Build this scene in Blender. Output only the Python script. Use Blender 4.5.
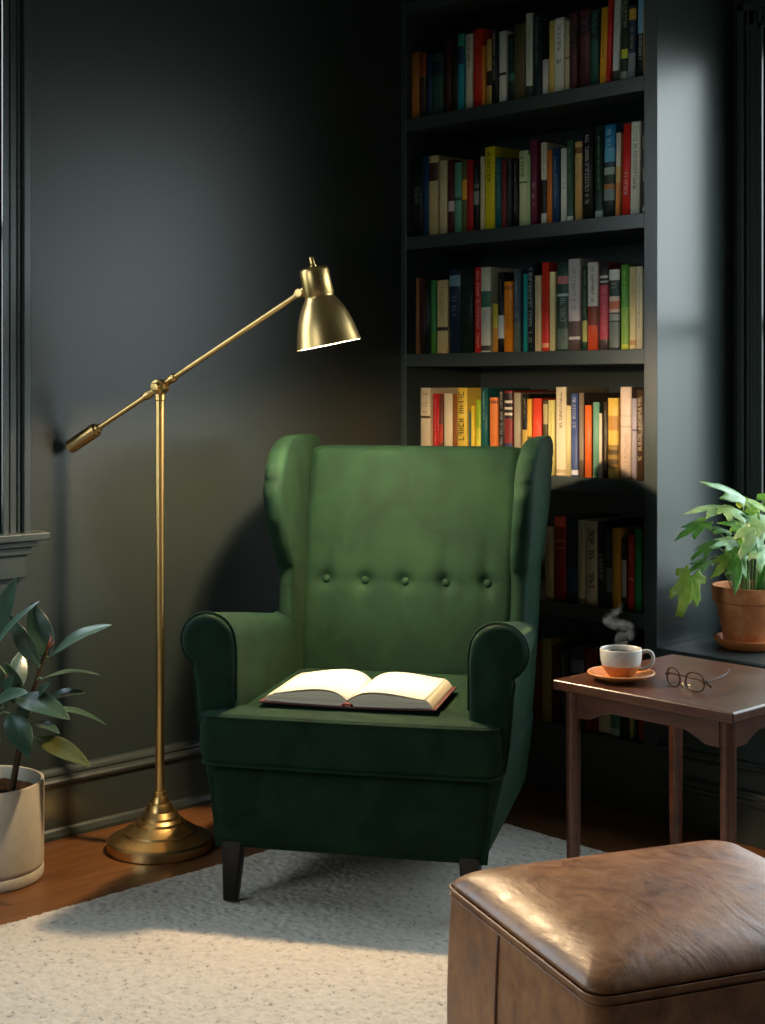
import bpy, bmesh, math, random
from mathutils import Vector, Matrix

for _o in list(bpy.data.objects):
    bpy.data.objects.remove(_o, do_unlink=True)
scene = bpy.context.scene
COL = scene.collection
PI = math.pi

# ---------------------------------------------------------------- camera, sky, exposure
cam_data = bpy.data.cameras.new('camera')
cam = bpy.data.objects.new('camera', cam_data)
COL.objects.link(cam)
cam.location = (3.493, -3.793, 1.22)
cam.rotation_euler = (PI / 2, 0, math.radians(46.4))
cam_data.sensor_fit = 'VERTICAL'
cam_data.sensor_height = 36.0
cam_data.lens = 1474.0 / 1024.0 * 36.0
cam_data.shift_y = -127.0 / 1024.0
cam_data.clip_start = 0.05
scene.camera = cam

SKY = 8.3            # strength of the overcast sky outside the windows
LAMP_W = 112.0        # reading lamp
scene.view_settings.view_transform = 'Standard'
scene.view_settings.look = 'None'
scene.view_settings.exposure = 0.0
scene.view_settings.gamma = 1.0
scene.view_settings.use_curve_mapping = False

world = bpy.data.worlds.new('overcast_sky')
scene.world = world
world.use_nodes = True
wn, wl = world.node_tree.nodes, world.node_tree.links
wn.clear()
w_out = wn.new('ShaderNodeOutputWorld')
w_bg = wn.new('ShaderNodeBackground')
w_tc = wn.new('ShaderNodeTexCoord')
w_sep = wn.new('ShaderNodeSeparateXYZ')
w_ramp = wn.new('ShaderNodeValToRGB')
w_ramp.color_ramp.elements[0].position = 0.0
w_ramp.color_ramp.elements[0].color = (0.10, 0.13, 0.11, 1)
w_ramp.color_ramp.elements[1].position = 1.0
w_ramp.color_ramp.elements[1].color = (0.68, 0.86, 1.0, 1)
e = w_ramp.color_ramp.elements.new(0.47); e.color = (0.16, 0.20, 0.18, 1)
e = w_ramp.color_ramp.elements.new(0.53); e.color = (0.86, 0.97, 0.99, 1)
w_map = wn.new('ShaderNodeMath'); w_map.operation = 'MULTIPLY_ADD'
w_map.inputs[1].default_value = 0.5; w_map.inputs[2].default_value = 0.5
wl.new(w_tc.outputs['Generated'], w_sep.inputs[0])
wl.new(w_sep.outputs['Z'], w_map.inputs[0])
wl.new(w_map.outputs[0], w_ramp.inputs[0])
wl.new(w_ramp.outputs[0], w_bg.inputs['Color'])
w_bg.inputs['Strength'].default_value = SKY
wl.new(w_bg.outputs[0], w_out.inputs['Surface'])


def portal(name, loc, rot, sx, sy):
    """marks a window opening so that the sky light through it is sampled well (gives off no light itself)"""
    l = bpy.data.lights.new(name, 'AREA'); l.shape = 'RECTANGLE'; l.size = sx; l.size_y = sy
    l.cycles.is_portal = True
    o = bpy.data.objects.new(name, l); COL.objects.link(o)
    o.location = loc; o.rotation_euler = rot
    return o


# window openings (metres): left wall runs along y at x = 0, back wall along x at y = 0
LW = dict(y0=-2.85, y1=-1.862, z0=0.86, z1=2.42)
BW = dict(x0=1.145, x1=3.40, z0=0.545, z1=2.26)
FILL_WIN = dict(x0=0.36, x1=1.42, z0=0.75, z1=2.30)  # added window behind the camera, brightens the chair front and shelves
RX, RY, RZ = 4.4, -4.6, 2.9
portal('sky_portal', ((FILL_WIN['x0'] + FILL_WIN['x1']) / 2, RY - 0.17, (FILL_WIN['z0'] + FILL_WIN['z1']) / 2), (PI / 2, 0, 0), FILL_WIN['x1'] - FILL_WIN['x0'], FILL_WIN['z1'] - FILL_WIN['z0'])  # sky through the added fill window
portal('sky_portal', (-0.17, (LW['y0'] + LW['y1']) / 2, (LW['z0'] + LW['z1']) / 2), (0, -PI / 2, 0), LW['z1'] - LW['z0'], LW['y1'] - LW['y0'])
portal('sky_portal', ((BW['x0'] + BW['x1']) / 2, 0.17, (BW['z0'] + BW['z1']) / 2), (-PI / 2, 0, 0), BW['x1'] - BW['x0'], BW['z1'] - BW['z0'])


STEAM = 5.5
FILL_HOLE = (FILL_WIN['x0'], FILL_WIN['x1'], FILL_WIN['z0'], FILL_WIN['z1'])  # opening in the unseen front wall for the added fill window

# ---------------------------------------------------------------- materials
def lin(c):
    if isinstance(c, str):
        c = [int(c[i:i + 2], 16) for i in (0, 2, 4)]
    r = []
    for v in c:
        v = v / 255.0
        r.append(v / 12.92 if v <= 0.04045 else ((v + 0.055) / 1.055) ** 2.4)
    return (r[0], r[1], r[2], 1.0)


class Mat:
    def __init__(self, name, color, rough=0.5, metal=0.0, spec=0.5):
        self.m = bpy.data.materials.new(name)
        self.m.use_nodes = True
        self.n = self.m.node_tree.nodes
        self.l = self.m.node_tree.links
        self.b = self.n['Principled BSDF']
        self.col = lin(color)
        self.b.inputs['Base Color'].default_value = self.col
        self.b.inputs['Roughness'].default_value = rough
        self.b.inputs['Metallic'].default_value = metal
        self.b.inputs['Specular IOR Level'].default_value = spec
        self.h = None

    def coord(self, kind='Object', scale=(1, 1, 1)):
        tc = self.n.new('ShaderNodeTexCoord')
        mp = self.n.new('ShaderNodeMapping')
        mp.inputs['Scale'].default_value = scale
        self.l.new(tc.outputs[kind], mp.inputs['Vector'])
        return mp.outputs[0]

    def noise(self, scale, detail=4, rough=0.55, stretch=(1, 1, 1), kind='Object', dist=0.0):
        t = self.n.new('ShaderNodeTexNoise')
        t.inputs['Scale'].default_value = scale
        t.inputs['Detail'].default_value = detail
        t.inputs['Roughness'].default_value = rough
        t.inputs['Distortion'].default_value = dist
        self.l.new(self.coord(kind, stretch), t.inputs['Vector'])
        return t.outputs['Fac']

    def voronoi(self, scale, feature='F1', out='Distance', stretch=(1, 1, 1)):
        t = self.n.new('ShaderNodeTexVoronoi')
        t.feature = feature
        t.inputs['Scale'].default_value = scale
        self.l.new(self.coord('Object', stretch), t.inputs['Vector'])
        return t.outputs[out]

    def ramp(self, sock, stops):
        r = self.n.new('ShaderNodeValToRGB')
        els = r.color_ramp.elements
        els[0].position, els[0].color = stops[0][0], lin(stops[0][1])
        els[1].position, els[1].color = stops[-1][0], lin(stops[-1][1])
        for p, c in stops[1:-1]:
            q = els.new(p); q.color = lin(c)
        self.l.new(sock, r.inputs[0])
        return r.outputs[0]

    def mix(self, fac, a, b):
        x = self.n.new('ShaderNodeMix'); x.data_type = 'RGBA'
        for s, v in ((x.inputs[0], fac), (x.inputs[6], a), (x.inputs[7], b)):
            if hasattr(v, 'is_linked'):
                self.l.new(v, s)
            else:
                s.default_value = v
        return x.outputs[2]

    def color(self, sock):
        self.l.new(sock, self.b.inputs['Base Color']); return self

    def vary(self, scale, c2, lo=0.35, hi=0.65, **k):
        self.color(self.ramp(self.noise(scale, **k), [(lo, self.hex), (hi, c2)])); return self

    def bump(self, sock, strength=0.3, dist=0.002):
        b = self.n.new('ShaderNodeBump')
        b.inputs['Strength'].default_value = strength
        b.inputs['Distance'].default_value = dist
        self.l.new(sock, b.inputs['Height'])
        if self.h:
            self.l.new(self.h, b.inputs['Normal'])
        self.l.new(b.outputs[0], self.b.inputs['Normal'])
        self.h = b.outputs[0]
        return self

    def rough(self, sock, lo, hi):
        r = self.n.new('ShaderNodeMapRange')
        r.inputs[3].default_value = lo; r.inputs[4].default_value = hi
        self.l.new(sock, r.inputs[0]); self.l.new(r.outputs[0], self.b.inputs['Roughness']); return self


def make(name, color, rough=0.5, metal=0.0, spec=0.5, var=None, bump=None):
    m = Mat(name, color, rough, metal, spec)
    if var:   # (scale, other colour)
        m.color(m.ramp(m.noise(var[0]), [(0.3, color), (0.7, var[1])]))
    if bump:  # (scale, strength, distance)
        m.bump(m.noise(bump[0], 5), bump[1], bump[2])
    return m


paint = make('charcoal_green_paint', '293231', 0.39, 0, 0.5, (1.5, '2c3534'), (160, 0.10, 0.0006))
trim_paint = make('charcoal_green_trim_paint', '303938', 0.33, 0, 0.55, (3, '333c3b'), (220, 0.06, 0.0004))
ceiling_paint = make('ceiling_paint', '8a8c88', 0.8, 0, 0.2, (2, '8e908c'))

wood_floor = Mat('oak_floor_boards', '7a4a26', 0.32)
br = wood_floor.n.new('ShaderNodeTexBrick')
br.inputs['Scale'].default_value = 1.0
br.inputs['Brick Width'].default_value = 1.5
br.inputs['Row Height'].default_value = 0.105
br.inputs['Mortar Size'].default_value = 0.0016
br.inputs['Color1'].default_value = lin('6c4526'); br.inputs['Color2'].default_value = lin('5f381c')
br.inputs['Mortar'].default_value = lin('1c0f08')
br.offset = 0.37
mp = wood_floor.n.new('ShaderNodeMapping'); tc = wood_floor.n.new('ShaderNodeTexCoord')
mp.inputs['Rotation'].default_value = (0, 0, PI / 2)
wood_floor.l.new(tc.outputs['Object'], mp.inputs[0]); wood_floor.l.new(mp.outputs[0], br.inputs['Vector'])
grain = wood_floor.noise(9, 6, 0.65, (7, 0.5, 1), dist=0.6)
gr = wood_floor.ramp(grain, [(0.3, '452a18'), (0.62, '80552f')])
wood_floor.color(wood_floor.mix(0.5, br.outputs['Color'], gr))
wood_floor.bump(br.outputs['Fac'], -0.4, 0.002); wood_floor.bump(grain, 0.08, 0.001)

velvet = Mat('green_velvet', '24533c', 0.80, 0, 0.10)
nv = velvet.noise(7, 5, 0.6, dist=1.2)
velvet.color(velvet.ramp(nv, [(0.32, '0a1d14'), (0.5, '0e251a'), (0.72, '152d1d')]))
velvet.b.inputs['Sheen Weight'].default_value = 0.09
velvet.b.inputs['Sheen Roughness'].default_value = 0.27
velvet.b.inputs['Sheen Tint'].default_value = lin('80a874')
velvet.bump(velvet.noise(5, 4, 0.5, dist=0.8), 0.25, 0.006)
velvet.bump(velvet.noise(420, 2), 0.12, 0.0008)

dark_leg = make('black_stained_wood', '0a0807', 0.45, 0, 0.35, (12, '100c0a'))

brass = Mat('brushed_brass', 'c9a76a', 0.33, 1.0)
brass.color(brass.ramp(brass.noise(6, 4), [(0.3, 'c09c5e'), (0.7, 'd0b078')]))
brass.bump(brass.noise(60, 3, 0.6, (1, 1, 14)), 0.05, 0.0005)
shade_in = make('shade_white_enamel', 'f0e6d2', 0.45)
bulb_m = Mat('lit_bulb', 'fff0d8', 0.4)
bulb_m.b.inputs['Emission Color'].default_value = (1.0, 0.72, 0.42, 1)
bulb_m.b.inputs['Emission Strength'].default_value = 40.0

walnut = Mat('dark_walnut', '4a2a1c', 0.28)
gw = walnut.noise(5, 6, 0.6, (1.2, 9, 9), dist=0.8)
walnut.color(walnut.ramp(gw, [(0.3, '341c13'), (0.6, '4a2a1b'), (0.85, '5a3826')]))
walnut.bump(gw, 0.04, 0.0006); walnut.rough(walnut.noise(14, 4), 0.24, 0.40)

leather = Mat('worn_brown_leather', '7a4526', 0.4)
n1 = leather.noise(3.2, 6, 0.62, dist=1.0); n2 = leather.noise(16, 5, 0.65, dist=1.5)
base = leather.ramp(n1, [(0.28, '40200c'), (0.48, '784420'), (0.68, 'a06c3e')])
worn = leather.ramp(n2, [(0.35, '562a14'), (0.70, 'b4804e')])
leather.color(leather.mix(0.42, base, worn))
leather.rough(n2, 0.26, 0.58)
leather.bump(leather.noise(4.5, 5, 0.55, (1, 2.6, 1), dist=1.2), 0.22, 0.012)
leather.bump(leather.voronoi(190), 0.10, 0.0008)
stitch_m = make('leather_seam', '4a2c1c', 0.5, 0, 0.4, (30, '5c3826'))

rug_m = Mat('wool_boucle', 'c4bfb4', 0.95, 0, 0.1)
v1 = rug_m.voronoi(95)
sp = rug_m.ramp(rug_m.noise(70, 3, 0.7), [(0.30, '7c7870'), (0.40, 'bab1a4'), (0.7, 'ccc3b6')])
rug_m.color(sp)
rug_m.bump(v1, -0.6, 0.005); rug_m.bump(rug_m.noise(260, 3), 0.5, 0.002)
rug_m.b.inputs['Sheen Weight'].default_value = 0.15

terracotta = Mat('terracotta', 'a8623c', 0.75)
terracotta.color(terracotta.ramp(terracotta.noise(14, 6, 0.65, dist=0.8), [(0.3, '96542c'), (0.52, 'b8703e'), (0.72, 'c89468')]))
terracotta.bump(terracotta.noise(90, 4), 0.2, 0.001)
saucer_terra = make('orange_terracotta', 'c87840', 0.6, 0, 0.3, (20, 'bc6c38'))
stoneware = make('cream_stoneware', 'c2bbab', 0.55, 0, 0.4, (22, 'b2ab9c'), (120, 0.15, 0.0006))
soil = make('potting_soil', '1c1410', 0.95, 0, 0.1, (60, '34261c'), (70, 0.9, 0.012))

ficus_leaf = Mat('rubber_plant_leaf', '3f5e48', 0.29)
ficus_leaf.color(ficus_leaf.ramp(ficus_leaf.noise(9, 3), [(0.3, '223a2b'), (0.7, '40594a')]))
ficus_leaf.bump(ficus_leaf.noise(40, 3), 0.08, 0.001)
ficus_old = make('olive_old_leaf', '5a5a2c', 0.38, 0, 0.5, (14, '3c4a2a'))
ficus_rib = make('pale_leaf_rib', '6a8260', 0.45)
ficus_bud = make('red_leaf_bud', '9a4a34', 0.4)
bark = make('brown_bark', '3c2c20', 0.8, 0, 0.2, (40, '4c3a2a'))
ivy_leaf = Mat('ivy_leaf', '4f8038', 0.36)
ivy_leaf.color(ivy_leaf.ramp(ivy_leaf.noise(22, 4), [(0.3, '4a842f'), (0.55, '68a344'), (0.8, '9cc468')]))
ivy_pale = Mat('pale_ivy_leaf', '7a9c6c', 0.3)
ivy_pale.color(ivy_pale.ramp(ivy_pale.noise(25, 4), [(0.3, '649458'), (0.6, '92b684'), (0.8, 'b8ceac')]))
ivy_yellow = make('yellow_green_leaf', 'a4b848', 0.4, 0, 0.5, (30, '6c9c34'))
ivy_stem = make('pale_green_stem', '8aa060', 0.45, 0, 0.4)
for mm in (ivy_leaf, ivy_pale, ivy_yellow):
    mm.b.inputs['Subsurface Weight'].default_value = 0.0

glaze_white = Mat('speckled_glaze', 'cfcabf', 0.3)
glaze_white.color(glaze_white.ramp(glaze_white.noise(160, 3, 0.6), [(0.26, '8c887e'), (0.36, 'b4b0a6'), (0.8, 'c0bcb2')]))
clay = make('bare_tan_clay', 'c07c44', 0.6, 0, 0.3, (40, 'b06c38'))
coffee_m = make('black_coffee', '2a140a', 0.08)
tortoise = make('tortoiseshell_acetate', '2a140c', 0.6, 0, 0.2, (60, '46241a'))
gold_wire = make('gold_wire', 'b89660', 0.25, 1.0)
paper = Mat('book_paper', 'ded6c4', 0.85, 0, 0.2)
page_edge = Mat('page_edges', 'd8cdb4', 0.9, 0, 0.1)
pe = page_edge.noise(3, 2, 0.5, (1, 1, 260))
page_edge.color(page_edge.ramp(pe, [(0.35, 'b8ac92'), (0.6, 'ddd3bc')]))
page_edge.bump(pe, 0.4, 0.0006)
shelf_page = make('book_block_paper', 'c8bb9c', 0.9, 0, 0.1, (300, 'b4a684'))
cover_dark = make('dark_red_cloth', '4a1a1c', 0.7)

glass_m = bpy.data.materials.new('window_glass'); glass_m.use_nodes = True
gn, gl = glass_m.node_tree.nodes, glass_m.node_tree.links
gn.clear()
g_o = gn.new('ShaderNodeOutputMaterial'); g_t = gn.new('ShaderNodeBsdfTransparent'); g_g = gn.new('ShaderNodeBsdfGlossy')
g_lw = gn.new('ShaderNodeLayerWeight'); g_pw = gn.new('ShaderNodeMath'); g_f = gn.new('ShaderNodeMath'); g_m = gn.new('ShaderNodeMixShader')
g_g.inputs['Roughness'].default_value = 0.0; g_lw.inputs['Blend'].default_value = 0.5
g_pw.operation = 'POWER'; g_pw.inputs[1].default_value = 5.0
g_f.operation = 'MULTIPLY_ADD'; g_f.inputs[1].default_value = 0.92; g_f.inputs[2].default_value = 0.04
gl.new(g_lw.outputs['Facing'], g_pw.inputs[0]); gl.new(g_pw.outputs[0], g_f.inputs[0])
gl.new(g_f.outputs[0], g_m.inputs[0]); gl.new(g_t.outputs[0], g_m.inputs[1]); gl.new(g_g.outputs[0], g_m.inputs[2])
gl.new(g_m.outputs[0], g_o.inputs['Surface'])


class Wrap:
    def __init__(self, m): self.m = m


glass = Wrap(glass_m)

_cloth = {}


def book_mat(hexc):
    if hexc not in _cloth:
        _cloth[hexc] = make('book_cover_' + hexc, hexc, 0.5, 0, 0.35, None, (260, 0.08, 0.0004))
        r = _cloth[hexc]
        c = lin(hexc)
        r.color(r.mix(r.noise(18, 3), c, (c[0] * 0.86, c[1] * 0.86, c[2] * 0.86, 1)))
    return _cloth[hexc]


# ---------------------------------------------------------------- mesh helpers
def link(name, bm, mats, parent=None, smooth=False, subsurf=0, bevel=0.0, bev_seg=2, solid=0.0, angle=None):
    me = bpy.data.meshes.new(name)
    bmesh.ops.recalc_face_normals(bm, faces=bm.faces[:])
    bm.to_mesh(me); bm.free()
    for m in (mats if isinstance(mats, (list, tuple)) else [mats]):
        me.materials.append(m.m)
    o = bpy.data.objects.new(name, me)
    COL.objects.link(o)
    if parent is not None:
        o.parent = parent
    if smooth:
        for p in me.polygons:
            p.use_smooth = True
        if angle:
            me.set_sharp_from_angle(angle=math.radians(angle))
    if solid:
        md = o.modifiers.new('thickness', 'SOLIDIFY'); md.thickness = solid; md.offset = 0
    if bevel:
        md = o.modifiers.new('edges', 'BEVEL'); md.width = bevel; md.segments = bev_seg; md.limit_method = 'ANGLE'; md.angle_limit = math.radians(35)
    if subsurf:
        md = o.modifiers.new('smooth', 'SUBSURF'); md.levels = subsurf; md.render_levels = subsurf
    return o


def tag(o, label, cat, group=None, kind=None):
    o['label'] = label; o['category'] = cat
    if group: o['group'] = group
    if kind: o['kind'] = kind
    return o


def thing(name, label, cat, loc=(0, 0, 0), rz=0.0, group=None):
    o = bpy.data.objects.new(name, None); COL.objects.link(o)
    o.empty_display_size = 0.1
    o.location = loc; o.rotation_euler = (0, 0, rz)
    return tag(o, label, cat, group)


def box(bm, x0, x1, y0, y1, z0, z1, mat=0):
    v = [bm.verts.new(p) for p in ((x0, y0, z0), (x1, y0, z0), (x1, y1, z0), (x0, y1, z0), (x0, y0, z1), (x1, y0, z1), (x1, y1, z1), (x0, y1, z1))]
    for f in ((0, 3, 2, 1), (4, 5, 6, 7), (0, 1, 5, 4), (1, 2, 6, 5), (2, 3, 7, 6), (3, 0, 4, 7)):
        bm.faces.new([v[i] for i in f]).material_index = mat
    return v


def loft(bm, rings, closed=True, cap=True, mat=0):
    vr = [[bm.verts.new(p) for p in r] for r in rings]
    n = len(rings[0])
    for a, b in zip(vr, vr[1:]):
        for i in range(n if closed else n - 1):
            j = (i + 1) % n
            bm.faces.new((a[i], a[j], b[j], b[i])).material_index = mat
    if cap:
        bm.faces.new(list(reversed(vr[0]))).material_index = mat
        bm.faces.new(vr[-1]).material_index = mat
    return vr


def lathe(bm, prof, n=48, mtx=None, mat=0, mats=None):
    """prof: (r, z); r = 0 closes to a point"""
    mtx = mtx or Matrix.Identity(4)
    rows = []
    for r, z in prof:
        if r < 1e-6:
            rows.append([bm.verts.new(mtx @ Vector((0, 0, z)))])
        else:
            rows.append([bm.verts.new(mtx @ Vector((r * math.cos(2 * PI * i / n), r * math.sin(2 * PI * i / n), z))) for i in range(n)])
    for k, (a, b) in enumerate(zip(rows, rows[1:])):
        mi = mats[k] if mats else mat
        for i in range(n):
            j = (i + 1) % n
            if len(a) == 1 and len(b) == 1: continue
            if len(a) == 1: f = bm.faces.new((a[0], b[j], b[i]))
            elif len(b) == 1: f = bm.faces.new((a[i], a[j], b[0]))
            else: f = bm.faces.new((a[i], a[j], b[j], b[i]))
            f.material_index = mi


def tube(bm, pts, rad, n=12, cap=True, mat=0):
    pts = [Vector(p) for p in pts]
    rads = rad if isinstance(rad, (list, tuple)) else [rad] * len(pts)
    t0 = (pts[1] - pts[0]).normalized()
    up = Vector((0, 0, 1)) if abs(t0.z) < 0.9 else Vector((1, 0, 0))
    nrm = t0.cross(up).normalized()
    rings = []
    for i, p in enumerate(pts):
        t = (pts[min(i + 1, len(pts) - 1)] - pts[max(i - 1, 0)]).normalized()
        nrm = (nrm - t * nrm.dot(t)).normalized()
        b = t.cross(nrm)
        rings.append([p + (nrm * math.cos(2 * PI * k / n) + b * math.sin(2 * PI * k / n)) * rads[i] for k in range(n)])
    loft(bm, rings, True, cap, mat)


def ring_tube(bm, pts, rad, n=8, mat=0):
    """closed loop tube"""
    pts = [Vector(p) for p in pts]
    m = len(pts)
    rows = []
    for i, p in enumerate(pts):
        t = (pts[(i + 1) % m] - pts[i - 1]).normalized()
        up = Vector((0, 0, 1)) if abs(t.z) < 0.95 else Vector((1, 0, 0))
        a = t.cross(up).normalized(); b = t.cross(a)
        rows.append([bm.verts.new(p + (a * math.cos(2 * PI * k / n) + b * math.sin(2 * PI * k / n)) * rad) for k in range(n)])
    for i in range(m):
        a, b = rows[i], rows[(i + 1) % m]
        for k in range(n):
            bm.faces.new((a[k], a[(k + 1) % n], b[(k + 1) % n], b[k])).material_index = mat


def spline(pts, n):
    """Catmull-Rom through tuples of any length"""
    P = [tuple(p) for p in pts]
    P = [tuple(2 * a - b for a, b in zip(P[0], P[1]))] + P + [tuple(2 * a - b for a, b in zip(P[-1], P[-2]))]
    out = []
    segs = len(P) - 3
    for k in range(n + 1):
        u = k / n * segs
        i = min(int(u), segs - 1); t = u - i
        a, b, c, d = P[i:i + 4]
        out.append(tuple(0.5 * (2 * q + (r - p) * t + (2 * p - 5 * q + 4 * r - s) * t * t + (3 * q - p - 3 * r + s) * t ** 3) for p, q, r, s in zip(a, b, c, d)))
    return out


def rrect(cx, cy, hx, hy, r, k=6):
    r = min(r, hx * 0.999, hy * 0.999)
    out = []
    for (sx, sy, a0) in ((1, 1, 0), (-1, 1, PI / 2), (-1, -1, PI), (1, -1, 1.5 * PI)):
        for i in range(k + 1):
            a = a0 + i / k * PI / 2
            out.append((cx + sx * (hx - r) + r * math.cos(a), cy + sy * (hy - r) + r * math.sin(a)))
    return out


def interp(table, z):
    if z <= table[0][0]: return table[0][1:]
    for a, b in zip(table, table[1:]):
        if z <= b[0]:
            t = (z - a[0]) / (b[0] - a[0])
            return tuple(p + (q - p) * t for p, q in zip(a[1:], b[1:]))
    return table[-1][1:]


def axis_matrix(origin, direction):
    """matrix taking local +z to direction, origin to origin"""
    q = Vector((0, 0, 1)).rotation_difference(Vector(direction).normalized())
    return Matrix.Translation(Vector(origin)) @ q.to_matrix().to_4x4()


# ---------------------------------------------------------------- the room
def structure(o):
    o['kind'] = 'structure'; return o


def wall_with_hole(name, along, a0, a1, t0, t1, hole, z1=RZ):
    """along 'x' or 'y'; hole = (h0, h1, z0, z1) or None"""
    bm = bmesh.new()
    def b(p0, p1, q0, q1):
        if along == 'x': box(bm, p0, p1, t0, t1, q0, q1)
        else: box(bm, t0, t1, p0, p1, q0, q1)
    if hole is None:
        b(a0, a1, 0, z1)
    else:
        h0, h1, hz0, hz1 = hole
        b(a0, h0, 0, z1); b(h1, a1, 0, z1); b(h0, h1, 0, hz0); b(h0, h1, hz1, z1)
    return structure(link(name, bm, paint))


bm = bmesh.new(); box(bm, -0.16, RX + 0.16, RY - 0.16, 0.16, -0.08, 0.0); structure(link('floor', bm, wood_floor))
bm = bmesh.new(); box(bm, -0.16, RX + 0.16, RY - 0.16, 0.16, RZ, RZ + 0.08); structure(link('ceiling', bm, ceiling_paint))
wall_with_hole('wall_left', 'y', RY - 0.16, 0.16, -0.16, 0.0, (LW['y0'], LW['y1'], LW['z0'], LW['z1']))
wall_with_hole('wall_back', 'x', 0.0, RX, 0.0, 0.16, (BW['x0'], BW['x1'], BW['z0'], BW['z1']))
wall_with_hole('wall_right', 'y', RY - 0.16, 0.16, RX, RX + 0.16, None)
wall_with_hole('wall_front', 'x', 0.0, RX, RY - 0.16, RY, FILL_HOLE)


def window(name, to_world, h0, h1, z0, z1, stool=True, ext=0.0, apron=True):
    """built in (a, d, z): a along the wall, d out of the room positive; to_world maps to x, y, z"""
    root = bpy.data.objects.new(name, None); COL.objects.link(root); root['kind'] = 'structure'
    def wbox(bm, a0, a1, d0, d1, q0, q1, mat=0):
        p = to_world(a0, d0, q0); q = to_world(a1, d1, q1)
        box(bm, min(p[0], q[0]), max(p[0], q[0]), min(p[1], q[1]), max(p[1], q[1]), min(p[2], q[2]), max(p[2], q[2]), mat)
    bm = bmesh.new()                                   # casing: board, back band, inner bead and two fine fillets
    w = 0.084
    for s, e0 in ((-1, h0), (1, h1)):
        for (f0, f1, d) in ((0.006, w, 0.016), (w - 0.022, w, 0.032), (w - 0.034, w - 0.026, 0.021), (0.006, 0.022, 0.022), (0.028, 0.035, 0.019)):
            wbox(bm, e0 + s * f0, e0 + s * f1, -d, 0.0, z0 - 0.03, z1 + w)
    for (f0, f1, d) in ((0.006, w, 0.016), (w - 0.022, w, 0.032), (0.006, 0.022, 0.022)):
        wbox(bm, h0 - w, h1 + w, -d, 0.0, z1 + f0, z1 + f1)
    link('casing', bm, trim_paint, root, bevel=0.002)
    bm = bmesh.new()                                   # stool with horns, and stepped apron
    wbox(bm, h0 - w - 0.05, h1 + w + 0.04, -0.062, 0.0, z0 - 0.05, z0 - 0.028)
    wbox(bm, h0, h1, 0.0, 0.09, z0 - 0.05, z0 + 0.001)
    link('sill', bm, trim_paint, root, bevel=0.004, bev_seg=3)
    if apron:
        bm = bmesh.new()
        wbox(bm, h0 - w - 0.015, h1 + w + 0.012, -0.046, 0.0, z0 - 0.066, z0 - 0.0505)
        wbox(bm, h0 - w - 0.008, h1 + w + 0.004, -0.030, 0.0, z0 - 0.088, z0 - 0.0665)
        wbox(bm, h0 - w, h1 + w - 0.006, -0.018, 0.0, z0 - 0.150, z0 - 0.0885)
        link('apron', bm, trim_paint, root, bevel=0.003)
    zm = (z0 + z1) / 2
    for (s0, s1, dd) in ((z0, zm + 0.02, 0.075), (zm - 0.02, z1, 0.115)):
        bm = bmesh.new()
        f = 0.042
        wbox(bm, h0, h0 + f, dd, dd + 0.036, s0, s1); wbox(bm, h1 - f, h1, dd, dd + 0.036, s0, s1)
        wbox(bm, h0 + f, h1 - f, dd, dd + 0.036, s0, s0 + f); wbox(bm, h0 + f, h1 - f, dd, dd + 0.036, s1 - f, s1)
        sash = link('sash', bm, trim_paint, root, bevel=0.002)
        bm = bmesh.new(); wbox(bm, h0 + f - 0.004, h1 - f + 0.004, dd + 0.016, dd + 0.020, s0 + f - 0.004, s1 - f + 0.004)
        link('pane', bm, glass, sash)
    return root


window('window_1', lambda a, d, z: (-d, a, z), LW['y0'], LW['y1'], LW['z0'], LW['z1'])
window('window_2', lambda a, d, z: (a, d, z), BW['x0'], BW['x1'], BW['z0'], BW['z1'], apron=False)
if FILL_HOLE:
    window('added_fill_window', lambda a, d, z: (a, RY - d, z), FILL_WIN['x0'], FILL_WIN['x1'], FILL_WIN['z0'], FILL_WIN['z1'])  # added out of view, only to let in fill light

# baseboards: tall board, moulded cap, shoe
def baseboard(name, to_world, a0, a1):
    bm = bmesh.new()
    prof = [(0.0, 0.0), (0.030, 0.0), (0.030, 0.010), (0.024, 0.022), (0.018, 0.028), (0.018, 0.142), (0.026, 0.147), (0.028, 0.154), (0.022, 0.160), (0.019, 0.166), (0.021, 0.172), (0.018, 0.179), (0.010, 0.186), (0.0, 0.188)]
    loft(bm, [[to_world(a, d, z) for d, z in prof] for a in (a0, a1)])
    return structure(link(name, bm, trim_paint))


baseboard('baseboard_left', lambda a, d, z: (d, a, z), RY, -0.386)
baseboard('baseboard_front', lambda a, d, z: (a, RY + d, z), 0.03, RX - 0.03)
baseboard('baseboard_right', lambda a, d, z: (RX - d, a, z), RY, -0.42)

# ---------------------------------------------------------------- built-in bookcase
BX = 1.03; BF = -0.384
bc = thing('bookcase', 'tall dark painted built-in bookcase full of books in the corner', 'bookcase', (0, 0, 0))
bm = bmesh.new(); box(bm, 0.026, 0.985, -0.02, -0.001, 0.0, RZ - 0.001); link('back_panel', bm, trim_paint, bc)
bm = bmesh.new(); box(bm, 0.001, 0.026, BF, -0.001, 0.001, RZ - 0.001); link('side_panel', bm, trim_paint, bc, bevel=0.0015)
bm = bmesh.new(); box(bm, 0.985, BX, BF, -0.001, 0.001, RZ - 0.001); link('side_panel', bm, trim_paint, bc, bevel=0.0015)
for zs in (0.203, 0.572, 0.948, 1.322, 1.707, 2.096, 2.478):
    bm = bmesh.new(); box(bm, 0.026, 0.985, BF + 0.001, -0.02, zs - 0.042, zs); link('shelf', bm, trim_paint, bc, bevel=0.0015)
bm = bmesh.new(); box(bm, 0.026, 0.985, BF + 0.001, BF + 0.022, 0.001, 0.161); link('plinth', bm, trim_paint, bc)
bm = bmesh.new(); box(bm, 0.026, 0.985, BF + 0.001, BF + 0.022, 2.80, RZ - 0.001); link('header', bm, trim_paint, bc)

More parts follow.
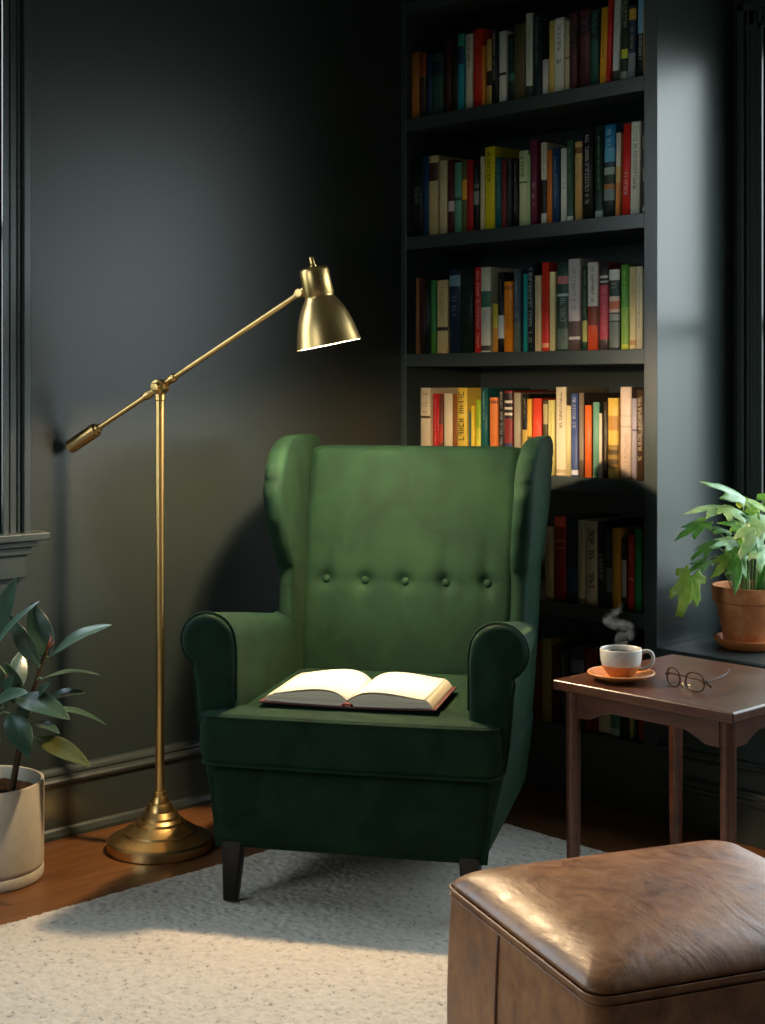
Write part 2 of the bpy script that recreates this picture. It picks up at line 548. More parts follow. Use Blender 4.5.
# window seat that runs on from the bookcase under the back window
ws = thing('window_seat', 'dark painted built-in window seat under the window beside the bookcase', 'window seat', (BX, 0, 0))
WSX = RX - BX - 0.002
bm = bmesh.new(); box(bm, 0.001, WSX, BF - 0.012, -0.002, 0.459, 0.485); link('seat_top', bm, trim_paint, ws, bevel=0.004, bev_seg=3)
bm = bmesh.new(); box(bm, 0.001, WSX, BF, BF + 0.02, 0.001, 0.4585); link('front_panel', bm, trim_paint, ws)
bm = bmesh.new()
loft(bm, [[(a, BF - d, z) for d, z in ((0.0, 0.186), (0.010, 0.188), (0.012, 0.196), (0.007, 0.200), (0.007, 0.207), (0.012, 0.210), (0.011, 0.217), (0.0, 0.219))] for a in (0.001, WSX)])
link('panel_moulding', bm, trim_paint, ws)
bm = bmesh.new()
loft(bm, [[(a, BF - d, z) for d, z in ((0.0, 0.001), (0.016, 0.001), (0.016, 0.104), (0.024, 0.110), (0.025, 0.120), (0.019, 0.125), (0.018, 0.132), (0.011, 0.140), (0.0, 0.142))] for a in (0.001, WSX)])
link('base_moulding', bm, trim_paint, ws)

# ---------------------------------------------------------------- rug
RUG = (0.49, 3.35, -3.55, -0.718)
RUGZ = 0.011
rnd = random.Random(5)
bm = bmesh.new()
x0, x1, y0, y1 = RUG
nx, ny = 150, 150
grid = []
for j in range(ny + 1):
    row = []
    for i in range(nx + 1):
        u, v = i / nx, j / ny
        ed = min(u * (x1 - x0), (1 - u) * (x1 - x0), v * (y1 - y0), (1 - v) * (y1 - y0))
        wob = 0.0035 if (i in (0, nx) or j in (0, ny)) else 0.0
        h = RUGZ * min(1.0, 0.35 + ed / 0.02) + rnd.uniform(-0.0012, -0.0002)
        row.append(bm.verts.new((x0 + u * (x1 - x0) + rnd.uniform(-wob, wob), y0 + v * (y1 - y0) + rnd.uniform(-wob, wob), max(h, 0.003))))
    grid.append(row)
for j in range(ny):
    for i in range(nx):
        bm.faces.new((grid[j][i], grid[j][i + 1], grid[j + 1][i + 1], grid[j + 1][i]))
edge = [grid[0][i] for i in range(nx + 1)] + [grid[j][nx] for j in range(1, ny + 1)] + [grid[ny][i] for i in range(nx - 1, -1, -1)] + [grid[j][0] for j in range(ny - 1, 0, -1)]
low = [bm.verts.new((v.co.x, v.co.y, 0.0005)) for v in edge]
for i in range(len(edge)):
    j = (i + 1) % len(edge)
    bm.faces.new((edge[j], edge[i], low[i], low[j]))
bm.faces.new(list(reversed(low)))
rug = link('rug', bm, rug_m, smooth=True)
md = rug.modifiers.new('finer', 'SUBSURF'); md.subdivision_type = 'SIMPLE'; md.levels = 2; md.render_levels = 2
loops = bpy.data.textures.new('wool_loops', 'VORONOI'); loops.noise_scale = 0.013; loops.noise_intensity = 1.0
md = rug.modifiers.new('loops', 'DISPLACE'); md.texture = loops; md.texture_coords = 'LOCAL'; md.direction = 'Z'; md.strength = -0.007; md.mid_level = 0.0
tag(rug, 'cream looped wool rug with grey flecks under the green armchair', 'rug')

# ---------------------------------------------------------------- green wing armchair (local: front is -y, metres above the floor)
CH = thing('armchair', 'green velvet wingback armchair with a buttoned back and rolled arms', 'armchair', (0.757, -1.171, 0.0), math.radians(33.4))

# upholstered base under the cushion
bm = bmesh.new()
rings = []
for t in range(9):
    k = t / 8
    z = 0.118 + k * (0.345 - 0.118)
    hw = 0.316 + 0.024 * k
    yf, yb = -0.404 - 0.012 * math.sin(PI * k) - 0.004 * k, 0.34 + 0.03 * k
    ins = 0.008 if t == 0 else 0.0
    rings.append([(x, y, z) for x, y in rrect(0, (yf + yb) / 2, hw - ins, (yb - yf) / 2 - ins, 0.035, 5)])
loft(bm, rings)
link('seat_base', bm, velvet, CH, smooth=True, subsurf=1, angle=50)

# legs
for sx, sy in ((-1, -1), (1, -1), (-1, 1), (1, 1)):
    bm = bmesh.new()
    lx, ly = (sx * 0.282, -0.384) if sy < 0 else (sx * 0.230, 0.265)
    fx, fy = lx + sx * 0.004, ly + sy * 0.012
    foot = 0.0005 if (sx < 0 and sy > 0) else RUGZ
    loft(bm, [[(a, b, 0.150) for a, b in rrect(lx, ly, 0.0245, 0.0245, 0.006, 3)],
              [(a, b, foot + 0.004) for a, b in rrect(fx, fy, 0.0165, 0.0165, 0.005, 3)],
              [(a, b, foot) for a, b in rrect(fx, fy, 0.0150, 0.0150, 0.005, 3)]])
    link('leg', bm, dark_leg, CH, smooth=True, angle=30)

# T-shaped seat cushion
def t_outline():
    w1, w0 = 0.354, 0.276
    yf, ym, yb = -0.440, -0.392, 0.16
    pts = []
    def arc(cx, cy, r, a0, a1, n=8):
        for i in range(n + 1):
            a = math.radians(a0 + (a1 - a0) * i / n)
            pts.append((cx + r * math.cos(a), cy + r * math.sin(a)))
    r = 0.036
    nseg = 26
    for i in range(nseg + 1):                       # front edge, slightly bowed
        u = i / nseg
        x = -w1 + r + u * (2 * w1 - 2 * r)
        pts.append((x, yf - 0.006 * (1 - (2 * u - 1) ** 2)))
    arc(w1 - r, yf + r, r, -90, 0)
    arc(w1 - 0.016, ym - 0.016, 0.016, 0, 90)
    for i in range(1, 4): pts.append((w1 - 0.016 + (w0 + 0.01 - w1 + 0.016) * i / 4, ym))
    pts.append((w0, ym + 0.012))
    for i in range(1, 16): pts.append((w0, ym + 0.012 + (yb - 0.03 - ym - 0.012) * i / 16))
    arc(w0 - 0.03, yb - 0.03, 0.03, 0, 90)
    for i in range(1, 20): pts.append((w0 - 0.03 - (2 * w0 - 0.06) * i / 20, yb))
    arc(-w0 + 0.03, yb - 0.03, 0.03, 90, 180)
    for i in range(1, 16): pts.append((-w0, yb - 0.03 - (yb - 0.03 - ym - 0.012) * i / 16))
    pts.append((-w0, ym + 0.012))
    for i in range(1, 4): pts.append((-w0 - 0.01 - (w1 - 0.026 - w0) * i / 4, ym))
    arc(-w1 + 0.016, ym - 0.016, 0.016, 90, 180)
    arc(-w1 + r, yf + r, r, 180, 270)
    out = []
    for p in pts:
        if not out or (abs(p[0] - out[-1][0]) + abs(p[1] - out[-1][1])) > 1e-5: out.append(p)
    if (abs(out[0][0] - out[-1][0]) + abs(out[0][1] - out[-1][1])) < 1e-5: out.pop()
    return out

TO = t_outline()
CCX, CCY = 0.0, -0.24
def t_ring(s, z, crown=0.0):
    return [(CCX + (x - CCX) * s, CCY + (y - CCY) * s, z + crown * (math.cos(PI * (x - CCX) * s / 0.75)) * 1.0) for x, y in TO]

def cushion_top(s):
    return 0.453 + 0.016 * (1 - s ** 2.6)

bm = bmesh.new()
rings = [t_ring(0.3, 0.330), t_ring(0.9, 0.330), t_ring(0.965, 0.332), t_ring(0.99, 0.338), t_ring(1.006, 0.36), t_ring(1.012, 0.392), t_ring(1.006, 0.425), t_ring(0.994, 0.445), t_ring(0.978, 0.453)]
for s in (0.95, 0.88, 0.78, 0.66, 0.52, 0.36, 0.2, 0.08):
    rings.append(t_ring(s, 0.0))
    rings[-1] = [(x, y, cushion_top(s)) for x, y, _ in rings[-1]]
loft(bm, rings)
cu = link('seat_cushion', bm, velvet, CH, smooth=True)
for z, s in ((0.447, 0.995), (0.337, 0.995)):
    bm = bmesh.new(); ring_tube(bm, t_ring(s, z), 0.0042, 8)
    link('piping', bm, velvet, cu, smooth=True)

# back: a thick leaning cushion with a row of five buttons
def back_front(z):
    return interp([(0.40, 0.170), (0.46, 0.182), (0.60, 0.215), (0.75, 0.256), (0.90, 0.300), (1.02, 0.340), (1.075, 0.362)], z)[0]

BTN = [(-0.224 + 0.112 * i) for i in range(5)]
BTZ = 0.685
def back_disp(x, z):
    d = 0.0
    for bx in BTN:
        dx, dz = x - bx, z - BTZ
        d += 0.013 * math.exp(-(dx * dx + dz * dz) / 0.00055)
        d += 0.0045 * math.exp(-(dx / 0.016) ** 2) * math.exp(-((dz - 0.05) / 0.075) ** 2)
        d += 0.0022 * math.exp(-(dx / 0.018) ** 2) * math.exp(-((dz + 0.05) / 0.06) ** 2)
    d += 0.0025 * math.exp(-((z - BTZ) / 0.018) ** 2)
    return d

bm = bmesh.new()
HB = 0.312
nx, nz = 96, 100
ZB, ZT = 0.40, 1.022
front = []
for j in range(nz + 1):
    row = []
    z = ZB + (ZT - ZB) * j / nz
    for i in range(nx + 1):
        u = -1 + 2 * i / nx
        w = HB - 0.010 * (1 - j / nz)
        x = u * w
        edge = max(0.0, (abs(u) - 0.86) / 0.14)
        puff = 0.022 * (1 - u * u) + 0.012 * math.sin(PI * min(1, j / nz))
        y = back_front(z) - puff + 0.030 * edge ** 2.2 + back_disp(x, z)
        row.append((x, y, z))
    front.append(row)
rows = list(front)
for k, (dy, dz) in enumerate(((0.006, 0.014), (0.020, 0.023), (0.040, 0.027), (0.075, 0.026), (0.115, 0.014))):    # rounded top edge
    row = []
    for i in range(nx + 1):
        x, y, z = front[-1][i]
        u = abs(-1 + 2 * i / nx)
        row.append((x * (1 - 0.004 * k), y + dy, z + dz - 0.010 * max(0.0, (u - 0.8) / 0.2) ** 2))
    rows.append(row)
vr = [[bm.verts.new(p) for p in r] for r in rows]
for a, b in zip(vr, vr[1:]):
    for i in range(nx):
        bm.faces.new((a[i], a[i + 1], b[i + 1], b[i]))
back_pts = []
for r in vr:                                                                       # sides and rear close the slab
    pass
rear = [[bm.verts.new((p[0] * 0.98, max(p[1] + 0.0, back_front(min(p[2], 1.04)) + 0.105), p[2])) for p in (r[0], r[-1])] for r in rows]
for j in range(len(rows) - 1):
    bm.faces.new((vr[j][0], vr[j + 1][0], rear[j + 1][0], rear[j][0]))
    bm.faces.new((vr[j + 1][nx], vr[j][nx], rear[j][1], rear[j + 1][1]))
    bm.faces.new((rear[j][0], rear[j + 1][0], rear[j + 1][1], rear[j][1]))
bm.faces.new([*vr[0], rear[0][1], rear[0][0]])
bm.faces.new([*reversed(vr[-1]), rear[-1][0], rear[-1][1]])
bk = link('backrest', bm, velvet, CH, smooth=True, angle=60)
for bx in BTN:
    bm = bmesh.new()
    yb_ = back_front(BTZ) - 0.022 * (1 - (bx / HB) ** 2) - 0.012 * math.sin(PI * (BTZ - ZB) / (ZT - ZB)) + back_disp(bx, BTZ)
    m = axis_matrix((bx, yb_ + 0.001, BTZ), (0, -1, 0.25))
    lathe(bm, [(0, 0.010), (0.006, 0.0092), (0.0105, 0.006), (0.0122, 0.002), (0.0115, -0.004), (0, -0.005)], 20, m)
    link('button', bm, velvet, bk, smooth=True)

# outer back panel
bm = bmesh.new()
rings = []
for t in range(13):
    z = 0.16 + (1.035 - 0.16) * t / 12
    yb = interp([(0.16, 0.345), (0.35, 0.372), (0.6, 0.405), (0.85, 0.445), (1.035, 0.480)], z)[0]
    yf = yb - 0.05
    hw = interp([(0.16, 0.255), (0.35, 0.300), (0.7, 0.320), (1.06, 0.335)], z)[0]
    rings.append([(x, y, z) for x, y in rrect(0, (yb + yf) / 2, hw, 0.025, 0.022, 4)])
loft(bm, rings)
link('outer_back', bm, velvet, CH, smooth=True, angle=60)

# wings: from the seat rail up to the rolled top; z, front y, rear y, outer x, thickness
WING = [(0.130, 0.02, 0.33, 0.288, 0.046), (0.35, 0.04, 0.360, 0.325, 0.044), (0.58, 0.085, 0.405, 0.334, 0.042), (0.66, 0.098, 0.418, 0.336, 0.042),
        (0.728, 0.104, 0.428, 0.338, 0.044), (0.736, 0.094, 0.430, 0.342, 0.050), (0.79, 0.066, 0.440, 0.348, 0.052), (0.86, 0.040, 0.452, 0.356, 0.053),
        (0.93, 0.034, 0.464, 0.362, 0.054), (0.99, 0.054, 0.474, 0.366, 0.055), (1.032, 0.092, 0.480, 0.367, 0.054), (1.060, 0.145, 0.478, 0.365, 0.049), (1.075, 0.20, 0.465, 0.360, 0.038), (1.080, 0.24, 0.44, 0.354, 0.018)]
for s in (-1, 1):
    bm = bmesh.new()
    zs = [0.130 + (0.728 - 0.130) * i / 16 for i in range(17)] + [0.736, 0.745, 0.758] + [0.77 + (1.00 - 0.77) * i / 20 for i in range(21)] + [1.014, 1.028, 1.040, 1.050, 1.058, 1.066, 1.072, 1.076, 1.080]
    rings = []
    for z in zs:
        yf, yb, xo, t = interp(WING, z)
        for zp in (0.966, 0.990, 1.012):                       # gathered pleats round the rolled front edge
            q = math.exp(-((z - zp) / 0.0045) ** 2)
            yf += 0.006 * q; xo -= 0.004 * q
        r = min(t * 0.5, 0.045) * 0.98
        ring = []
        for x, y in rrect(0, 0, t / 2, (yb - yf) / 2, r, 8):
            yy = (yf + yb) / 2 + y
            ring.append((s * (xo - t / 2 + x) + 0.010, yy, z))
        if s < 0: ring.reverse()
        rings.append(ring)
    loft(bm, rings)
    wg = link('wing', bm, velvet, CH, smooth=True, subsurf=1, angle=70)

# arms: rolled, running back into the wings
def arm_profile(top, u=0.0):
    """closed outline (x outwards, z), inner foot first; u runs 0 at the scroll to 1 where the arm dies into the wing"""
    r = 0.067 - 0.026 * u
    cx = 0.280 + r
    zc = top - r
    pts = [(0.278, 0.300), (0.278, 0.36), (0.277, 0.42), (0.277, 0.48), (0.2765, zc - 0.05), (0.276, zc - 0.02)]
    for i in range(0, 19):
        a = math.radians(180 - 240 * i / 18)
        pts.append((cx + r * math.cos(a) * 1.02, zc + r * math.sin(a)))
    for x, z in ((0.384, zc - 0.072), (0.380, zc - 0.10), (0.376, 0.46), (0.370, 0.40), (0.361, 0.34), (0.344, 0.26), (0.325, 0.18), (0.316, 0.135)):
        xw = interp([(0.13, 0.290), (0.35, 0.327), (0.58, 0.338), (0.8, 0.340)], z)[0]
        pts.append((x + (xw - x) * u, z))
    pts += [(0.285, 0.135), (0.281, 0.20), (0.279, 0.26)]
    return pts


for s in (-1, 1):
    bm = bmesh.new()
    rings = []
    ys = [-0.400, -0.399, -0.396, -0.391, -0.384, -0.374, -0.36, -0.32, -0.26, -0.19, -0.12, -0.05, 0.02, 0.08, 0.13, 0.16]
    for y in ys:
        u = max(0.0, (y + 0.398) / 0.56)
        top = 0.682 - 0.072 * min(1.0, u / 0.85) ** 1.1
        sh = {-0.400: 0.022, -0.399: 0.015, -0.396: 0.0085, -0.391: 0.004, -0.384: 0.0012}.get(y, 0.0)
        ring = []
        for x, z in arm_profile(top, u):
            if sh:
                hi = z > top - 0.14
                d = Vector((x - (0.344 if hi else 0.33), (z - (top - 0.067)) if hi else 0.0))
                if d.length > 1e-6:
                    d = d.normalized() * min(sh, d.length * 0.5)
                    x -= d.x; z -= d.y
            ring.append((s * x, y, z))
        if s < 0: ring.reverse()
        rings.append(ring)
    loft(bm, rings)
    ar = link('arm', bm, velvet, CH, smooth=True, angle=80)
    bm = bmesh.new()                                           # piping round the scroll front
    pr = arm_profile(0.682)[3:-6]
    tube(bm, [(s * x, -0.386, z) for x, z in pr], 0.0022, 8)
    link('piping', bm, velvet, ar, smooth=True)

# ---------------------------------------------------------------- open book on the seat (turned with the chair)
rot = math.radians(33.4)
def chair_to_world(x, y):
    return (0.757 + x * math.cos(rot) - y * math.sin(rot), -1.171 + x * math.sin(rot) + y * math.cos(rot))

SEAT = 0.4715
bx_, by_ = chair_to_world(-0.010, -0.250)
ob = thing('open_book', 'open hardback book with blank cream pages lying on the armchair seat', 'book', (bx_, by_, SEAT), rot)
ob.scale = (1.05, 1.0, 0.92)
bm = bmesh.new()
loft(bm, [[(-0.202, y, 0.006), (-0.10, y, 0.003), (-0.02, y, 0.0015), (0, y, 0.001), (0.02, y, 0.0015), (0.10, y, 0.003), (0.202, y, 0.006),
           (0.202, y, 0.0025), (0.10, y, -0.0003), (0, y, -0.002), (-0.10, y, -0.0003), (-0.202, y, 0.0025)] for y in (-0.132, -0.05, 0.05, 0.132)])
link('cover', bm, cover_dark, ob, smooth=True, angle=40)
for s, prof in ((-1, [(0.0, 0.012), (0.010, 0.022), (0.026, 0.031), (0.048, 0.0355), (0.075, 0.035), (0.105, 0.032), (0.140, 0.0275), (0.176, 0.0235)]),
                (1, [(0.0, 0.012), (0.010, 0.021), (0.028, 0.030), (0.052, 0.034), (0.080, 0.0335), (0.110, 0.031), (0.145, 0.0275), (0.180, 0.0250)])):
    bm = bmesh.new()
    top = spline(prof, 26)
    fore = [(0.186, 0.019), (0.190, 0.013), (0.193, 0.007)]
    bot = [(0.12, 0.0036), (0.05, 0.0022), (0.0, 0.0015)]
    outline = top + fore + bot
    n = len(top)
    vr = []
    for y in (-0.125, -0.06, 0.0, 0.06, 0.125):
        vr.append([bm.verts.new((s * x, y, z)) for x, z in outline])
    for a, b in zip(vr, vr[1:]):
        for i in range(len(outline)):
            j = (i + 1) % len(outline)
            bm.faces.new((a[i], a[j], b[j], b[i])).material_index = 0 if i < n - 1 else 1
    bm.faces.new(vr[0]).material_index = 1; bm.faces.new(vr[-1]).material_index = 1
    pb = link('page_block', bm, [paper, page_edge], ob, smooth=True, angle=35)
    bm = bmesh.new()                                           # a loose leaf lifting off the block
    leaf_pr = [(x, z + 0.0022 + 0.004 * math.sin(PI * min(1, x / 0.17))) for x, z in top]
    loft(bm, [[(s * x * 0.985, y, z) for x, z in leaf_pr] for y in (-0.124, 0.124)], closed=False, cap=False)
    link('page', bm, paper, pb, smooth=True, solid=0.0004)
bm = bmesh.new()
tube(bm, [(-0.012, -0.1255, 0.004), (-0.004, -0.127, 0.008), (0.004, -0.127, 0.008), (0.012, -0.1255, 0.004)], 0.003, 8)
link('headband', bm, make('red_headband', '8a2a28', 0.7), ob, smooth=True)

# ---------------------------------------------------------------- brass floor lamp
LX, LY = 0.276, -1.539
JOINT = Vector((LX, LY, 1.215))
HEAD = Vector((0.640, -1.365, 1.453))
lamp = thing('floor_lamp', 'brass floor lamp with a pivoting arm and lit dome shade', 'floor lamp', (LX, LY, 0))
bm = bmesh.new()
lathe(bm, [(0, 0.0005), (0.134, 0.0005), (0.138, 0.003), (0.138, 0.024), (0.134, 0.029), (0.124, 0.034), (0.106, 0.041), (0.100, 0.045), (0.096, 0.045), (0.095, 0.050), (0.082, 0.058), (0.068, 0.068), (0.064, 0.068), (0.063, 0.074), (0.054, 0.081),
           (0.051, 0.081), (0.050, 0.087), (0.040, 0.100), (0.037, 0.100), (0.036, 0.106), (0.028, 0.120), (0.025, 0.120), (0.024, 0.126), (0.018, 0.138), (0.0165, 0.138), (0.0165, 0.150), (0, 0.150)], 64)
link('base', bm, brass, lamp, smooth=True, angle=24)
bm = bmesh.new(); lathe(bm, [(0, 0.149), (0.0118, 0.149), (0.0118, 1.178), (0.0135, 1.180), (0.0135, 1.196), (0, 1.197)], 28)
link('pole', bm, brass, lamp, smooth=True, angle=35)
adir = (HEAD - JOINT).normalized()
JL = JOINT - Vector((LX, LY, 0)); HL = HEAD - Vector((LX, LY, 0))
side = adir.cross(Vector((0, 0, 1))).normalized()
bm = bmesh.new()
lathe(bm, [(0, -0.022), (0.010, -0.021), (0.019, -0.016), (0.020, -0.010), (0.020, 0.010), (0.019, 0.016), (0.012, 0.019), (0.012, 0.026), (0.009, 0.030), (0, 0.031)], 28, axis_matrix(JL, side))
lathe(bm, [(0, -0.052), (0.0105, -0.052), (0.0115, -0.048), (0.0115, -0.036), (0.009, -0.032), (0.009, 0.032), (0.0115, 0.036), (0.0115, 0.048), (0.0105, 0.052), (0, 0.052)], 22, axis_matrix(JL, adir))
pv = link('pivot_joint', bm, brass, lamp, smooth=True, angle=35)
ca = 0.262
bm = bmesh.new(); tube(bm, [JL - adir * (ca - 0.03), HL + adir * 0.0], 0.0068, 16); link('arm', bm, brass, lamp, smooth=True, angle=40)
bm = bmesh.new()
lathe(bm, [(0, -0.058), (0.0180, -0.058), (0.0190, -0.057), (0.0190, 0.036), (0.0180, 0.037), (0.0125, 0.037), (0.0125, 0.046), (0.0105, 0.048), (0, 0.048)], 28, axis_matrix(JL - adir * (ca), adir))
link('counterweight', bm, brass, lamp, smooth=True, angle=35)
SH0 = Vector((0.6885, -1.3625, 1.5160)); SH1 = Vector((0.7115, -1.3300, 1.3212))
sax = (SH1 - SH0).normalized(); SL = (SH1 - SH0).length
SH0 = SH0 - Vector((LX, LY, 0))
ms = axis_matrix(SH0, sax)
outp = [(0.0, 0.0), (0.030, 0.0), (0.035, 0.003), (0.0375, 0.010), (0.0385, 0.070), (0.0365, 0.073), (0.0370, 0.078), (0.0470, 0.092), (0.0570, 0.110), (0.0660, 0.132), (0.0735, 0.157), (0.0790, 0.182), (0.0825, SL - 0.002), (0.0830, SL)]
inp = [(0.0815, SL), (0.0805, SL - 0.002), (0.0770, 0.181), (0.0715, 0.156), (0.0640, 0.131), (0.0550, 0.110), (0.0450, 0.093), (0.0350, 0.080), (0.0340, 0.060), (0.0, 0.058)]
bm = bmesh.new()
lathe(bm, outp + inp, 64, ms, mats=[0] * (len(outp) - 1) + [0] + [1] * (len(inp) - 1))
shd = link('lamp_shade', bm, [brass, shade_in], lamp, smooth=True, angle=40)
shd['label'] = 'brass dome shade with a glowing white inside'
bm = bmesh.new()
lathe(bm, [(0, -0.026), (0.0045, -0.026), (0.006, -0.023), (0.0065, -0.008), (0.009, -0.005), (0.009, 0.001), (0, 0.001)], 20, ms)
link('finial', bm, brass, shd, smooth=True, angle=35)
bm = bmesh.new()
hk = SH0 + sax * 0.036
tube(bm, [HL - adir * 0.012, HL + (hk - HL) * 0.35], 0.0095, 16)
tube(bm, [HL, hk], 0.006, 14)
lathe(bm, [(0, -0.014), (0.010, -0.013), (0.012, -0.008), (0.012, 0.008), (0.010, 0.013), (0, 0.014)], 22, axis_matrix(HL, side))
link('swivel', bm, brass, lamp, smooth=True, angle=35)
bm = bmesh.new()
lathe(bm, [(0, 0.058), (0.013, 0.058), (0.0135, 0.085), (0.018, 0.100), (0.026, 0.118), (0.029, 0.134), (0.026, 0.150), (0.016, 0.161), (0, 0.165)], 28, ms)
link('bulb', bm, bulb_m, lamp, smooth=True)
ld = bpy.data.lights.new('lamp_light', 'POINT')
ld.energy = LAMP_W; ld.color = (1.0, 0.73, 0.44); ld.shadow_soft_size = 0.032
lo = bpy.data.objects.new('lamp_light', ld); COL.objects.link(lo); lo.parent = lamp
lo.location = SH0 + sax * 0.166

# ---------------------------------------------------------------- leather ottoman
OT = thing('ottoman', 'worn brown leather cube ottoman in front of the side table', 'ottoman', (2.150, -1.900, RUGZ), math.radians(-22.4))
OHX, OHY, OHZ = 0.246, 0.272, 0.393
bm = bmesh.new()
rings = []
for t in range(13):                                            # side walls
    k = t / 12
    z = 0.004 + k * (OHZ - 0.006)
    b = 0.006 * math.sin(PI * k)
    rings.append([(x, y, z) for x, y in rrect(0, 0, OHX - 0.001 + b, OHY - 0.001 + b, 0.030, 6)])
loft(bm, rings)
body = link('body', bm, leather, OT, smooth=True, angle=60)
bm = bmesh.new()
rings = []
prof = [(0.0, 0.000), (0.001, 0.006), (-0.005, 0.014), (-0.014, 0.021), (-0.028, 0.028), (-0.048, 0.034), (-0.078, 0.039), (-0.115, 0.042), (-0.16, 0.044), (-0.205, 0.045), (-0.235, 0.0455)]
for off, dz in prof:
    hx, hy = OHX + off, OHY + off
    ring = []
    for x, y in rrect(0, 0, hx, hy, 0.034 + min(0.0, off) * -0.35, 8):
        ring.append((x, y, OHZ - 0.001 + dz))
    rings.append(ring)
loft(bm, rings)
topm = link('top_cushion', bm, leather, OT, smooth=True, subsurf=1)
bm = bmesh.new()
ring_tube(bm, [(x, y, OHZ + 0.001) for x, y in rrect(0, 0, OHX + 0.0015, OHY + 0.0015, 0.032, 8)], 0.0024, 8)
ring_tube(bm, [(x, y, OHZ - 0.011) for x, y in rrect(0, 0, OHX + 0.0008, OHY + 0.0008, 0.031, 8)], 0.0014, 6)
link('piping', bm, leather, OT, smooth=True)
bm = bmesh.new()
for y in ():
    tube(bm, [(-OHX + 0.0005 - 0.0062 * math.sin(PI * i / 12), y, 0.006 + i / 12 * (OHZ - 0.018)) for i in range(13)], 0.0028, 6)
for x in (-0.045,):
    tube(bm, [(x, -OHY + 0.0005 - 0.0062 * math.sin(PI * i / 12), 0.006 + i / 12 * (OHZ - 0.018)) for i in range(13)], 0.0028, 6)
link('seam', bm, stitch_m, body, smooth=True)

# ---------------------------------------------------------------- walnut side table
TX0, TX1, TY0, TY1, TZ = 1.330, 1.808, -1.200, -0.735, 0.550
tb = thing('side_table', 'square dark walnut side table with round legs beside the armchair', 'side table', ((TX0 + TX1) / 2, (TY0 + TY1) / 2, RUGZ))
HXT, HYT = (TX1 - TX0) / 2, (TY1 - TY0) / 2
ZT_ = TZ - RUGZ
bm = bmesh.new(); box(bm, -HXT, HXT, -HYT, HYT, ZT_ - 0.023, ZT_)
link('table_top', bm, walnut, tb, bevel=0.004, bev_seg=3)
LI = 0.034
for sx in (-1, 1):
    for sy in (-1, 1):
        bm = bmesh.new()
        lathe(bm, [(0, 0.0), (0.0125, 0.0), (0.0135, 0.004), (0.0150, 0.10), (0.0162, 0.25), (0.0166, 0.36), (0.0166, ZT_ - 0.0235), (0, ZT_ - 0.0235)], 28, Matrix.Translation((sx * (HXT - LI), sy * (HYT - LI), 0)))
        link('leg', bm, walnut, tb, smooth=True, angle=40)
def apron_mesh(L):
    """apron board with a stepped, curved bracket at either end; in (a, z)"""
    h = L / 2
    lo = ZT_ - 0.0235
    low = [(-h, -0.060), (-h + 0.030, -0.060), (-h + 0.042, -0.057), (-h + 0.052, -0.050), (-h + 0.060, -0.048), (-h + 0.072, -0.042), (-h + 0.090, -0.036)]
    pts = low + [(-a, z) for a, z in reversed(low)]
    return [(a, lo + z) for a, z in pts] + [(h, lo), (-h, lo)]
for sgn in (-1, 1):
    L = 2 * (HXT - LI) - 0.031
    bm = bmesh.new(); yy = sgn * (HYT - LI)
    loft(bm, [[(a, yy - 0.009, z) for a, z in apron_mesh(L)], [(a, yy + 0.009, z) for a, z in apron_mesh(L)]])
    link('apron', bm, walnut, tb, bevel=0.0015)
    L = 2 * (HYT - LI) - 0.031
    bm = bmesh.new(); xx = sgn * (HXT - LI)
    loft(bm, [[(xx - 0.009, a, z) for a, z in apron_mesh(L)], [(xx + 0.009, a, z) for a, z in apron_mesh(L)]])
    link('apron', bm, walnut, tb, bevel=0.0015)

# cup, saucer, steam
CXW, CYW = 1.443, -1.093
sc = thing('saucer', 'tan clay saucer under the cup on the side table', 'saucer', (CXW, CYW, TZ))
bm = bmesh.new()
lathe(bm, [(0, 0.0005), (0.040, 0.0005), (0.044, 0.003), (0.060, 0.008), (0.074, 0.015), (0.0765, 0.0175), (0.0755, 0.0195), (0.071, 0.0185), (0.058, 0.0125), (0.044, 0.0078), (0.030, 0.0066), (0, 0.0066)], 56)
link('dish', bm, clay, sc, smooth=True)
bm = bmesh.new(); ring_tube(bm, [(0.0735 * math.cos(2 * PI * i / 56), 0.0735 * math.sin(2 * PI * i / 56), 0.0185) for i in range(56)], 0.0016, 6)
link('glazed_rim', bm, make('saucer_rim_glaze', 'c89468', 0.35), sc, smooth=True)
cp = thing('cup', 'white glazed coffee cup with bare clay foot on the saucer', 'cup', (CXW, CYW, TZ + 0.0068))
cp.scale = (0.93, 0.93, 0.93)
bm = bmesh.new()
outer = [(0, 0.0), (0.026, 0.0), (0.028, 0.002), (0.036, 0.012), (0.043, 0.022), (0.0468, 0.031)]
outer2 = [(0.0492, 0.042), (0.0505, 0.055), (0.0508, 0.068), (0.0502, 0.0705), (0.0488, 0.0705), (0.0478, 0.066), (0.0470, 0.05), (0.042, 0.028), (0.030, 0.010), (0, 0.006)]
lathe(bm, outer + outer2, 56, mats=[1] * (len(outer) - 1) + [0] * len(outer2))
link('bowl', bm, [glaze_white, clay], cp, smooth=True)
bm = bmesh.new(); lathe(bm, [(0, 0.0592), (0.0468, 0.0592), (0.0472, 0.0580), (0, 0.0575)], 48); link('coffee', bm, coffee_m, cp, smooth=True)['label'] = 'black coffee'
bm = bmesh.new()
ha = Vector((0.70, 0.715, 0)).normalized()
hp = spline([(0.0485, 0.060), (0.060, 0.0640), (0.073, 0.0600), (0.0785, 0.046), (0.073, 0.031), (0.058, 0.021), (0.040, 0.0195)], 26)
tube(bm, [(ha.x * r, ha.y * r, z) for r, z in hp], [0.0042 + 0.0012 * abs(i / 26 - 0.5) for i in range(27)], 12)
link('handle', bm, glaze_white, cp, smooth=True)

